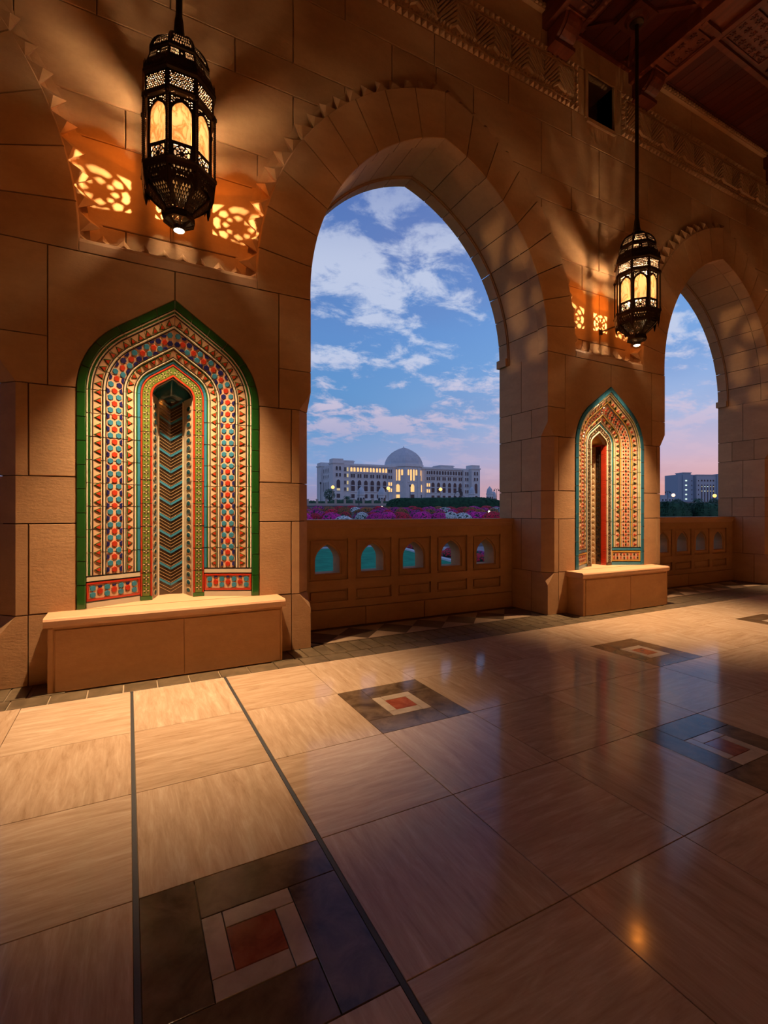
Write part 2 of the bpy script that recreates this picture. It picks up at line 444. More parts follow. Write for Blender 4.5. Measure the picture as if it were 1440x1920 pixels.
# ---- spandrels
ROWS = [(3.19, 3.37, 1.0), (3.37, 4.01, .30), (4.01, 4.315, -.021), (4.315, 4.955, .298), (4.955, 5.25, .806), (5.25, 5.88, 1.316), (5.88, 6.22, .806)]
XL, XR = PIERS[0] - .3, PIERS[-1] + .3
def spandrel_row(z0, z1, off, lo=XL, hi=XR, dx=1.018, skip=None):
    js = [off + dx * k for k in range(-12, 14)]
    js = [j for j in js if lo < j < hi] + [lo, hi]
    if z0 < 5.45: js += [a for a in ARCHES if lo < a < hi]
    if z0 < 5.45: js = [j for j in js if not any(0 < abs(j - a) < .3 for a in ARCHES)]
    js = sorted(set(js))
    for x0, x1 in zip(js[:-1], js[1:]):
        if x1 - x0 < .02: continue
        L, Rr = [], []
        for i in range(13):
            z = z0 + (z1 - z0) * i / 12; xl, xr = x0, x1
            for a in ARCHES:
                h = arch_x(z, .42)
                if h > 0:
                    if x0 >= a - .01: xl = max(xl, a + h)
                    elif x1 <= a + .01: xr = min(xr, a - h)
            if xr - xl > .015: L.append((xl, z)); Rr.append((xr, z))
        if len(L) < 2: continue
        def thin(Q):
            return Q if max(abs(Q[i][0] - Q[0][0]) for i in range(len(Q))) > 1e-6 else [Q[0], Q[-1]]
        P = thin(L) + thin(Rr)[::-1]
        block(P, YR, YR + .02).build('stone_block', STONE, wall)
for z0, z1, off in ROWS: spandrel_row(z0, z1, off)
# wall core behind spandrels, with the vent openings above each pier
VW, V0, V1 = .25, 6.20, 6.80
for c in ARCHES:
    for sd in (-1, 1):
        pc = c + sd * PERIOD / 2
        P = [(c + sd * (arch(i / 30, .26)[0]), arch(i / 30, .26)[1]) for i in range(31)]
        P += [(c, 7.5), (pc, 7.5), (pc, V1), (pc - sd * VW, V1), (pc - sd * VW, V0), (pc, V0), (pc, ZB)]
        MB().prism(P, lambda u, v, w: (u, w, v), YR + .016, YB - .01).build('mortar_core', MORTAR, wall)
VENT = mat('vent_shade', (.16, .11, .08, 1), rough=.9)  # dark colour stands in for the shade inside the deep opening
for c in PIERS[:]:
    MB().box(c - .27, c + .27, 4.78, 4.86, V0 - .02, V1 + .02).build('vent_back', VENT, wall)
    mb = MB()
    mb.box(c - VW - .05, c - VW, YR - .02, 4.5, V0 - .0, V1)
    mb.box(c + VW, c + VW + .05, YR - .02, 4.5, V0, V1)
    mb.build('vent_jamb', STONE, wall)
    MB().box(c - VW - .02, c + VW + .02, YR - .03, 4.5, V0 - .045, V0).build('vent_sill', STONE, wall)
    for sd in (-1, 1): block([(c + sd * (VW + .05), V0 + .02), (c + sd * .41, V0 + .02), (c + sd * .41, V1), (c + sd * (VW + .05), V1)], YR, YR + .02).build('stone_block', STONE, wall)
spandrel_row(6.81, 7.17, 1.316)

# ---- carved friezes between the vents
def frieze_mesh():
    L = PERIOD - .82; H0, H1 = 6.22, 6.81
    mb = MB(); mb.box(0, L, YR + .004, YR + .03, H0, H1)
    stud = .074; n = int(L / stud)
    def pyr(x, z, s=.03, h=.042): mb.add([(x - s, YR + .004, z - s), (x + s, YR + .004, z - s), (x + s, YR + .004, z + s), (x - s, YR + .004, z + s), (x, YR + .004 - h, z)], [(0, 1, 4), (1, 2, 4), (2, 3, 4), (3, 0, 4)])
    for i in range(n):
        x = (i + .5) * L / n
        pyr(x, H0 + .04); pyr(x, H1 - .04)
    for z in (H0 + .11 + .07 * i for i in range(6)): pyr(.04, z); pyr(L - .04, z)
    for z in (H0 + .085, H1 - .085): mb.box(.08, L - .08, YR - .012, YR + .01, z - .008, z + .008)
    for x in (.085, L - .085): mb.box(x - .008, x + .008, YR - .012, YR + .01, H0 + .08, H1 - .08)
    return mb.me('nailhead_border', STONE)
def chevron_mesh():
    L = PERIOD - .82; H0, H1 = 6.22 + .10, 6.81 - .10; hh = H1 - H0; mb = MB()
    per = .52; n = round((L - .2) / per); per = (L - .2) / n
    for i in range(n):
        x0 = .1 + i * per
        for k in range(6):   # nested chevron bars, rising then falling
            q = k * per / 12
            a = (x0 + q, YR - .004, H0 + .05); b = (x0 + per / 2, YR - .004, H1 - .05 - q * 1.35)
            if b[2] - a[2] > .03: mb.bar(a, b, .020, .056, up=(0, 1, 0))
            a = (x0 + per - q, YR - .004, H0 + .05)
            if b[2] - a[2] > .03: mb.bar(a, b, .020, .056, up=(0, 1, 0))
        for k in range(1, 6):
            q = k * per / 12
            a = (x0 + q, YR - .004, H1 - .05); b = (x0, YR - .004, H1 - .05 - q * 1.3)
            mb.bar(a, b, .018, .05, up=(0, 1, 0))
            a = (x0 + per - q, YR - .004, H1 - .05); b = (x0 + per, YR - .004, H1 - .05 - q * 1.3)
            mb.bar(a, b, .018, .05, up=(0, 1, 0))
    for z in (H0 + .022, H1 - .022):
        m_ = int((L - .2) / .05)
        for i in range(m_):
            x = .1 + (i + .5) * (L - .2) / m_
            mb.add([(x - .02, YR + .004, z), (x, YR + .004, z - .02), (x + .02, YR + .004, z), (x, YR + .004, z + .02), (x, YR - .012, z)], [(0, 1, 4), (1, 2, 4), (2, 3, 4), (3, 0, 4)])
    return mb.me('chevron_relief', STONE)
fm, cm = frieze_mesh(), chevron_mesh()
for i, c in enumerate(PIERS[:3]):
    tr = prop(empty('trim_%d' % (i + 1), (c + .41, 0, 0)), 'carved stone frieze of nested chevrons inside a nailhead border, %s' % ('left of the near vent, mostly out of frame', 'above the middle arch', 'above the right hand arch')[i], kind='structure')
    prop(link('nailhead_border', fm, tr), kind='stuff'); prop(link('chevron_relief', cm, tr), kind='stuff')

# ---- other sides of the gallery (behind and beside the camera)
mb = MB().box(PIERS[0] - .32, PIERS[-1] + .32, -3.3, -3.0, 0, 7.5); prop(mb.build('wall_back', STONE), 'plain sandstone wall behind the viewer', kind='structure')
prop(MB().box(PIERS[0] - .55, PIERS[0] - .3, -3.3, YB, 0, 7.5).build('wall_left', STONE), 'plain sandstone wall closing the left end of the gallery', kind='structure')
prop(MB().box(PIERS[-1] + .3, PIERS[-1] + .55, -3.3, YB, 0, 7.5).build('wall_right', STONE), 'plain sandstone wall closing the right end of the gallery', kind='structure')

# ================================================================== FLOOR
floor = prop(empty('floor'), 'polished travertine floor with dark square inlays and slate borders', kind='structure')
x0f, x1f = PIERS[0] - .3, PIERS[-1] + .3
MB().box(x0f, x1f, -3.0, YB, -.12, -.012).build('floor_bed', GROUT, floor)
xs = [.02 + .6 * k for k in range(-7, 19)]
xs = [x + {3.02: -.02, 3.62: .03}.get(round(x, 2), 0) for x in xs]
ys = [-2.11, -1.47, -.83, -.2, .44, 1.07, 1.685, 2.325, 2.975, 3.655]
tile_me = {}
def slab_me(w, h, m, key, g=.0014):
    k = (round(w, 3), round(h, 3), key)
    if k not in tile_me:
        P = [(-w / 2 + g, -h / 2 + g), (w / 2 - g, -h / 2 + g), (w / 2 - g, h / 2 - g), (-w / 2 + g, h / 2 - g)]; Q = inset(P, .0012)
        V = [(x, y, 0) for x, y in Q] + [(x, y, -.0012) for x, y in P] + [(x, y, -.02) for x, y in P]
        F = [(0, 1, 2, 3)] + [(i, 4 + i, 4 + (i + 1) % 4, (i + 1) % 4) for i in range(4)] + [(4 + i, 8 + i, 8 + (i + 1) % 4, 4 + (i + 1) % 4) for i in range(4)]
        tile_me[k] = mesh('slab', V, F, m)
    return tile_me[k]
def slab(name, x0, x1, y0, y1, m, key, parent=None, z=0.0, g=.0014):
    return link(name, slab_me(x1 - x0, y1 - y0, m, key, g), parent or floor, ((x0 + x1) / 2, (y0 + y1) / 2, z))
for i in range(len(xs) - 1):
    for j in range(len(ys) - 1):
        xa, xb, ya, yb = xs[i], xs[i + 1], ys[j], ys[j + 1]
        col = i - 7; row = j - 5
        if xb > x1f or xa < x0f: continue
        jl = .008 if col in (0, 1) else 0; jr = .008 if col in (-1, 0) else 0
        inl = (row == 0 and col % 4 == 0) or (row == 2 and col % 4 == 2) or (row == -2 and col % 4 == 2) or (row == -4 and col % 4 == 0)
        if not inl:
            ax = (col + row) % 2 == 0
            slab('travertine_tile', xa + jl, xb - jr, ya, yb, TRAVX if ax else TRAVY, 'x' if ax else 'y')
            continue
        xa += jl; xb -= jr; bx, by = (xb - xa) * .275, (yb - ya) * .275
        # four dark bars turning around a pale frame with a red heart
        slab('slate_bar', xa + bx, xb, yb - by, yb, SLATE, 's'); slab('slate_bar', xb - bx, xb, ya, yb - by, SLATE, 's')
        slab('slate_bar', xa, xb - bx, ya, ya + by, SLATE, 's'); slab('slate_bar', xa, xa + bx, ya + by, yb, SLATE, 's')
        ia, ib, ja, jb = xa + bx, xb - bx, ya + by, yb - by; f = (ib - ia) * .225; f2 = (jb - ja) * .235
        slab('pale_marble_bar', ia + f, ib, jb - f2, jb, PALEM, 'p'); slab('pale_marble_bar', ib - f, ib, ja, jb - f2, PALEM, 'p')
        slab('pale_marble_bar', ia, ib - f, ja, ja + f2, PALEM, 'p'); slab('pale_marble_bar', ia, ia + f, ja + f2, jb, PALEM, 'p')
        slab('red_marble_square', ia + f, ib - f, ja + f2, jb - f2, REDM, 'r')
for x in (.02, .62): MB().box(x - .0075, x + .0075, -2.1, 3.655, -.02, -.0012).build('joint_strip', JOINT, floor)
# slate border along the piers: a row of long setts, then a row of upright setts
k = 0; x = x0f
while x < x1f - .2:
    slab('slate_sett', x, x + .21, 3.655, 3.835, SLATE2, 'o', g=.0045); x += .21
for a in ARCHES:
    x = a - 1.66
    while x < a + 1.60:
        slab('upright_sett', x, x + .118, 3.835, 4.135, SLATE2, 'o', g=.0045); x += .118
for c in PIERS:
    for k in range(9):
        xx = c - .885 + k * .1967
        if abs(xx + .098 - c) > .70: slab('slate_sett', xx, xx + .1967, 3.835, 4.09, SLATE2, 'o', g=.0045)
# diamond paving inside each arch
dia = mesh('diamond_slab', [(-.209, 0, 0), (0, -.228, 0), (.209, 0, 0), (0, .228, 0), (-.209, 0, -.02), (0, -.228, -.02), (.209, 0, -.02), (0, .228, -.02)], [(0, 1, 2, 3), (0, 4, 5, 1), (1, 5, 6, 2), (2, 6, 7, 3), (3, 7, 4, 0)], DIAD)
for sgn, nm in ((1, 'far'), (-1, 'near')): pass
triU = mesh('triangle_slab', [(-.209, .228, 0), (0, .004, 0), (.209, .228, 0), (-.209, .228, -.02), (0, .004, -.02), (.209, .228, -.02)], [(0, 1, 2), (0, 3, 4, 1), (1, 4, 5, 2), (2, 5, 3, 0)], DIAL)
triD = mesh('triangle_slab', [(-.209, -.228, 0), (.209, -.228, 0), (0, -.004, 0), (-.209, -.228, -.02), (.209, -.228, -.02), (0, -.004, -.02)], [(0, 1, 2), (0, 3, 4, 1), (1, 4, 5, 2), (2, 5, 3, 0)], DIAL)
for a in ARCHES:
    for k in range(-3, 4):
        xx = a - .005 + .42 * k
        link('diamond_slab', dia, floor, (xx, 4.385, 0))
        if k < 3:
            link('triangle_slab', triU, floor, (xx + .21, 4.385, 0)); link('triangle_slab', triD, floor, (xx + .21, 4.385, 0))
    slab('border_slab', a - 1.44, a + 1.44, 4.615, 4.70, DIAD, 'd')
    slab('border_slab', a - 1.44, a + 1.44, 4.137, 4.155, DIAD, 'd')

# ================================================================== BALUSTRADES
def ogee(cx, z0, w, h, n=7):
    """pointed arch hole outline in (x,z)"""
    zs = z0 + h * .45; R = []
    for i in range(n + 1):
        a = i / n * PI / 3; R.append((cx - w / 2 + w * math.cos(a), zs + (z0 + h - zs) * math.sin(a) / math.sin(PI / 3)))
    L = [(2 * cx - x, z) for x, z in reversed(R[:-1])]
    return [(cx - w / 2, z0), (cx + w / 2, z0)] + R + L
def balustrade(c, label):
    b = prop(empty('stone_balustrade', (c, 0, 0)), label, 'balustrade', 'pierced stone balustrades between the piers')
    mp = lambda u, v, w: (u, w, v)
    W_ = 1.443; n = 5; pit = .518; st = [-1.254 + pit * k for k in range(n)]; pw = .432
    holesA, holesB = [], []
    for s in st:
        holesA += [[(s, .495), (s + pw, .495), (s + pw, .925), (s, .925)], [(s, .275), (s + pw, .275), (s + pw, .402), (s, .402)]]
        holesB.append(ogee(s + pw / 2 - .006, .565, .27, .30))
    plate_mb([(-W_, .2), (W_, .2), (W_, 1.03), (-W_, 1.03)], holesA, mp, 4.682, 4.7062).build('frame', STONE, b)
    plate_mb([(-W_, .2), (W_, .2), (W_, 1.03), (-W_, 1.03)], holesB, mp, 4.7065, 4.89).build('body', STONE, b)
    for s in st:
        q = .022
        P = [(s + q, .495 + q), (s + pw - q, .495 + q), (s + pw - q, .925 - q), (s + q, .925 - q)]
        plate_mb(P, [ogee(s + pw / 2 - .006, .553, .305, .335)], mp, 4.692, 4.7064).build('pierced_panel', STONE, b)
        block([(s + q, .275 + q), (s + pw - q, .275 + q), (s + pw - q, .402 - q), (s + q, .402 - q)], 4.690, 4.7064, 0, .004).build('lower_panel', STONE, b)
    cop = [(4.655, 1.12), (4.655, 1.075), (4.668, 1.06), (4.672, 1.045), (4.682, 1.032), (4.686, 1.018), (4.69, 1.015), (4.93, 1.015), (4.93, 1.075), (4.955, 1.08), (4.955, 1.12)]
    MB().prism(cop, lambda y, z, w: (w, y, z), -1.443, 1.443).build('coping', SLABM, b)
    for x0, x1 in ((-1.443, -.62), (-.62, .12), (.12, 1.443)): block([(x0, 0), (x1, 0), (x1, .198), (x0, .198)], 4.672, 4.90).build('base_stone', STONE, b)
for c, l in zip(ARCHES, ('pierced sandstone balustrade in the left hand arch, largely out of view', 'pierced sandstone balustrade with five pointed openings in the large middle arch', 'pierced sandstone balustrade in the small right hand arch')): balustrade(c, l)

# ================================================================== BENCHES
def bench(c, label):
    b = prop(empty('stone_bench', (c, -.002, -.001)), label, 'bench', 'stone benches below the tiled niches')
    Hh = .5; x0, x1 = -.805, .795; yf = 3.85
    prof = [(yf - .004, Hh - .062), (yf - .012, Hh - .045), (yf - .012, Hh - .02), (yf - .004, Hh - .006), (yf + .012, Hh), (YF, Hh), (YF, Hh - .062)]
    MB().prism(prof, lambda y, z, w: (w, y, z), x0 - .01, x1 + .01).build('seat_slab', SLABM, b)
    MB().box(x0 + .014, x1 - .014, yf + .012, YF - .001, 0.001, Hh - .0625).build('body', STONE, b)
    xm = (x0 + x1) / 2 + .05
    for a, d in ((x0 + .052, xm), (xm, x1 - .03)):
        block([(a, .004), (d, .004), (d, Hh - .082), (a, Hh - .082)], yf + .003, yf + .0118, .002, .003).build('front_panel', STONE, b)
    for a, d in ((x0 + .012, x0 + .046), (x1 - .028, x1 - .012)): block([(a, .004), (d, .004), (d, Hh - .07), (a, Hh - .07)], yf + .006, yf + .0118, .001, .002).build('edge_fillet', STONE, b)
bench(PIERS[1], 'low sandstone bench under the large green edged tiled niche'); bench(PIERS[2], 'low sandstone bench under the blue edged tiled niche, further away')
# ================================================================== CEILING
def wood_build(c1, c2):
    def f(t, b, oc):
        rnd = t.add('ShaderNodeObjectInfo').outputs['Random']
        off = t.add('ShaderNodeCombineXYZ', ins={0: t.math('MULTIPLY', rnd, 17.0), 1: t.math('MULTIPLY', rnd, 9.0)}).outputs[0]
        v = t.add('ShaderNodeMapping', ins={0: t.vmath('ADD', oc, off), 'Scale': (9, .8, 9)}).outputs[0]
        n = t.math('ADD', t.math('MULTIPLY', t.noise(v, 2.5, 5, .6, .5), .7), t.math('MULTIPLY', rnd, .3))
        t.l.new(t.ramp(n, [(.3, c1), (.75, c2)]), b.inputs['Base Color'])
    return f
WOOD = mat('red_stained_timber', rough=.42, spec=.4, build=wood_build((.075, .013, .005, 1), (.19, .036, .013, 1)))
WOODP = mat('dark_ceiling_plank', rough=.5, spec=.35, build=wood_build((.06, .008, .004, 1), (.14, .02, .008, 1)))
ceil = prop(empty('ceiling'), 'dark red timber ceiling of planks, paired beams and carved panels', kind='structure')
ZP, ZN, ZBM = 7.27, 7.17, 7.03
MB().box(x0f, x1f, -3.0, YB, ZP + .03, ZP + .12).build('roof_deck', WOODP, ceil)
BEAMS = []
for c in PIERS: BEAMS += [(c - 1.03, c - .58), (c + .56, c + 1.0)]
def arabesque(w, h):
    """carved leaf scroll panel, pattern of raised loops, in local (x, y), facing -z"""
    mb = MB(); mb.box(-w / 2, w / 2, -h / 2, h / 2, 0, .02)
    nx, ny = max(2, int(w / .11)), max(2, int(h / .11))
    for i in range(nx):
        for j in range(ny):
            cx, cy = (i + .5) / nx * w - w / 2, (j + .5) / ny * h - h / 2
            for k in range(6):
                a = k * PI / 3 + (i + j) * .5; r = .042
                p, q = (cx + r * .3 * math.cos(a), cy + r * .3 * math.sin(a)), (cx + r * math.cos(a + .5), cy + r * math.sin(a + .5))
                mb.bar((p[0], p[1], -.006), (q[0], q[1], -.006), .012, .014)
    for s in (-1, 1):
        mb.box(-w / 2 - .015, w / 2 + .015, s * h / 2 - .012, s * h / 2 + .012, -.018, .02); mb.box(s * w / 2 - .012, s * w / 2 + .012, -h / 2, h / 2, -.018, .02)
    return mb.me('carved_panel', WOOD)
arab1, arab2 = arabesque(.30, .42), arabesque(.8, .36)
def corbel_mesh(w):
    mb = MB(); P = []
    for i in range(9):
        a = i / 8 * PI / 2; P.append((4.26 - .30 * math.sin(a), 6.80 + .225 * (1 - math.cos(a))))
    P += [(3.96, 7.03), (4.26, 7.03)]
    mb.prism(P, lambda y, z, x: (x, y, z), -w / 2, w / 2)
    for k in range(5):
        x = -w / 2 + .06 + k * (w - .12) / 4
        Q = [(y - .018, z - .012) for y, z in P[1:9]] + [(y + .01, z + .01) for y, z in reversed(P[1:9])]
        mb.prism(Q, lambda y, z, xx: (xx, y, z), x - .02, x + .02)
    mb.box(-w / 2 - .03, w / 2 + .03, 4.10, 4.26, 6.755, 6.80); mb.box(-w / 2 - .02, w / 2 + .02, 3.93, 4.26, 7.0, 7.04)
    return mb.me('corbel', WOOD)
cm_ = corbel_mesh(.28)
for a, b in BEAMS:
    if a < x0f or b > x1f: continue
    MB().box(a + .06, b - .06, -3.0, 4.26, ZBM + .004, ZP + .06).build('beam', WOOD, ceil)
    mb = MB(); mb.box(a, a + .07, -3.0, 4.258, ZBM - .045, ZP + .02); mb.box(b - .07, b, -3.0, 4.258, ZBM - .045, ZP + .02); mb.build('beam_edge_board', WOOD, ceil)
    link('corbel', cm_, ceil, ((a + b) / 2, 0, -.005))
    for y in (3.62, 2.15, .7, -.8): link('carved_panel', arab1, ceil, ((a + b) / 2, y, ZBM - .006))
    for y in (3.28, 1.75, .3):
        MB().box(a + .05, b - .05, y, y + .06, ZBM - .05, ZBM + .01).build('beam_block', WOOD, ceil)
def planks(xa, xb, ya, yb, z, w=.145, bar=False):
    x = xa
    while x < xb - .02:
        e = min(x + w, xb)
        MB().box(x + .004, e - .004, ya, yb, z + random.uniform(0, .004), z + .03).build('plank', WOODP, ceil)
        x = e
edges = [x0f] + [v for ab in BEAMS if ab[0] >= x0f and ab[1] <= x1f for v in ab] + [x1f]
for i in range(0, len(edges) - 1, 2):
    xa, xb = edges[i], edges[i + 1]
    if xb - xa < .05: continue
    if xb - xa < 1.4:    # narrow coffer above a pier, braced boss for the lantern
        for y0, y1 in ((3.28, 4.25), (1.9, 3.2), (.4, 1.8)): planks(xa, xb, y0, y1, ZN, .19)
        c = (xa + xb) / 2
        MB().box(xa, xb, 4.20, 4.256, ZN - .05, ZN + .02).build('edge_board', WOOD, ceil)
        mb = MB(); mb.box(c - .17, c + .17, 3.57, 3.91, ZN - .05, ZN); mb.lathe([(.10, ZN - .09), (.13, ZN - .05)], 20, c, 3.74); mb.build('boss', WOOD, ceil)
        for sx_ in (-1, 1):
            for sy_, ye in ((1, 4.22), (-1, 3.28)):
                MB().bar((c + sx_ * .12, 3.74 + sy_ * .12, ZN - .015), (c + sx_ * ((xb - xa) / 2 - .02), ye, ZN - .015), .05, .03).build('brace', WOOD, ceil)
        MB().box(xa, xb, 3.18, 3.29, ZN - .06, ZN + .03).build('cross_beam', WOOD, ceil)
    else:
        planks(xa, xb, 3.44, 4.25, ZP - .02); planks(xa, xb, .72, 2.88, ZP - .02); planks(xa, xb, -2.9, .2, ZP - .02)
        for y0, y1 in ((2.90, 3.42), (.22, .70)):
            MB().box(xa, xb, y0, y1, ZBM + .06, ZP + .02).build('cross_beam', WOOD, ceil)
            mb = MB(); mb.box(xa, xb, y0 - .03, y0 + .03, ZBM + .02, ZP); mb.box(xa, xb, y1 - .03, y1 + .03, ZBM + .02, ZP); mb.build('cross_beam_edge', WOOD, ceil)
            n = int((xb - xa) / 1.0)
            for k in range(n): link('carved_panel', arab2, ceil, (xa + (k + .5) * (xb - xa) / n, (y0 + y1) / 2, ZBM + .054))
        # beaded stone cornice below the planks
        mb = MB(); mb.box(xa, xb, YR - .05, YR + .03, 7.165, 7.235)
        n = int((xb - xa) / .058)
        for k in range(n):
            x = xa + (k + .5) * (xb - xa) / n
            mb.box(x - .018, x + .018, YR - .075, YR - .05, 7.175, 7.215)
        prop(mb.build('cornice', STONE, wall), kind='stuff')
        MB().box(xa, xb, YR - .09, YR + .03, 7.235, 7.256).build('cornice_cap', WOOD, ceil)

# ================================================================== LANTERNS
BRONZE = mat('dark_bronze', (.05, .028, .014, 1), rough=.42, metal=.75, spec=.5, bump=(90, .25, .002))
BRASSI = mat('inner_brass', (.34, .2, .09, 1), rough=.5, metal=.3)
def pane_build(t, b, oc):
    rnd = t.add('ShaderNodeObjectInfo').outputs['Random']
    off = t.add('ShaderNodeCombineXYZ', ins={0: t.math('MULTIPLY', rnd, 31.0), 1: t.math('MULTIPLY', rnd, 7.0), 2: t.math('MULTIPLY', rnd, 19.0)}).outputs[0]
    v = t.add('ShaderNodeMapping', ins={0: t.vmath('ADD', oc, off), 'Scale': (9, 9, 4)}).outputs[0]
    n = t.noise(v, 1.2, 5, .55, 1.6)
    c = t.ramp(n, [(.30, (1.0, .92, .80, 1)), (.48, (1.0, .86, .72, 1)), (.56, (.62, .34, .18, 1)), (.62, (1.0, .82, .64, 1))])
    tl = t.add('ShaderNodeBsdfTranslucent', ins={0: t.mix(.966, c, (0, 0, 0, 1))})
    tr = t.add('ShaderNodeBsdfTransparent', ins={0: (1.0, .60, .24, 1)})
    em = t.add('ShaderNodeEmission', ins={0: t.mix(1.0, c, (1.0, .68, .42, 1), 'MULTIPLY'), 1: .30})
    gl = t.add('ShaderNodeBsdfGlossy', ins={0: (.6, .5, .4, 1), 'Roughness': .2})
    m1 = t.add('ShaderNodeMixShader', ins={0: .28}); t.l.new(tl.outputs[0], m1.inputs[1]); t.l.new(tr.outputs[0], m1.inputs[2])
    m2 = t.add('ShaderNodeAddShader'); t.l.new(m1.outputs[0], m2.inputs[0]); t.l.new(em.outputs[0], m2.inputs[1])
    m3 = t.add('ShaderNodeMixShader', ins={0: .04}); t.l.new(m2.outputs[0], m3.inputs[1]); t.l.new(gl.outputs[0], m3.inputs[2])
    out = [n_ for n_ in t.n if n_.type == 'OUTPUT_MATERIAL'][0]; t.l.new(m3.outputs[0], out.inputs[0])
PANE = mat('lit_alabaster', build=pane_build)
BULB = mat('glowing_bulb', (1, .9, .7, 1), emit=(1.0, .72, .40, 1), estr=60.0)
LENS = mat('downlight_lens', (1, .9, .7, 1), emit=(1.0, .78, .50, 1), estr=14.0)

S8 = math.tan(PI / 8)
def clip_holes(out, holes): return [h for h in holes if all(inpoly(p, out) for p in h)]
def ngon(cx, cy, r, n, a=0.0, sx=1.0, sy=1.0): return [(cx + sx * r * math.cos(a + 2 * PI * i / n), cy + sy * r * math.sin(a + 2 * PI * i / n)) for i in range(n)]
def diamond_grid(u0, u1, v0, v1, s, k=.8, jit=0.0, n=4, rs=None):
    H = []; rs = rs or random.Random(3); j = 0; v = v0
    while v <= v1:
        u = u0 + (s / 2 if j % 2 else 0)
        while u <= u1:
            H.append(ngon(u + rs.uniform(-jit, jit), v + rs.uniform(-jit, jit), s * .5 * k, n, rs.uniform(0, 1) if jit else 0)); u += s
        v += s / 2; j += 1
    return H
def hex_grid(u0, u1, v0, v1, s, k, rs, jit):
    H = []; j = 0; v = v0
    while v <= v1:
        u = u0 + (s / 2 if j % 2 else 0)
        while u <= u1:
            H.append(ngon(u + rs.uniform(-jit, jit), v + rs.uniform(-jit, jit), s * k * rs.uniform(.75, 1.1), 6, rs.uniform(0, 1), 1, 1.0)); u += s
        v += s * .866; j += 1
    return H
def rot8(parent, me, name, n=8):
    return [link(name, me, parent, M=Matrix.Rotation(k * PI / 4, 4, 'Z')) for k in range(n)]
TH = .004
def flat(ap, z0=0): return lambda u, v, w: (u, -(ap - w), z0 + v)
def cone(prof):
    """prof: list of (apothem, z); u in -1..1 scaled by local width, v in 0..1"""
    def f(u, v, w):
        s = v * (len(prof) - 1); i = min(int(s), len(prof) - 2); q = s - i
        ap = prof[i][0] * (1 - q) + prof[i + 1][0] * q; z = prof[i][1] * (1 - q) + prof[i + 1][1] * q
        return (u * ap * S8, -(ap - w), z)
    return f
rs = random.Random(11)
LANT = {}
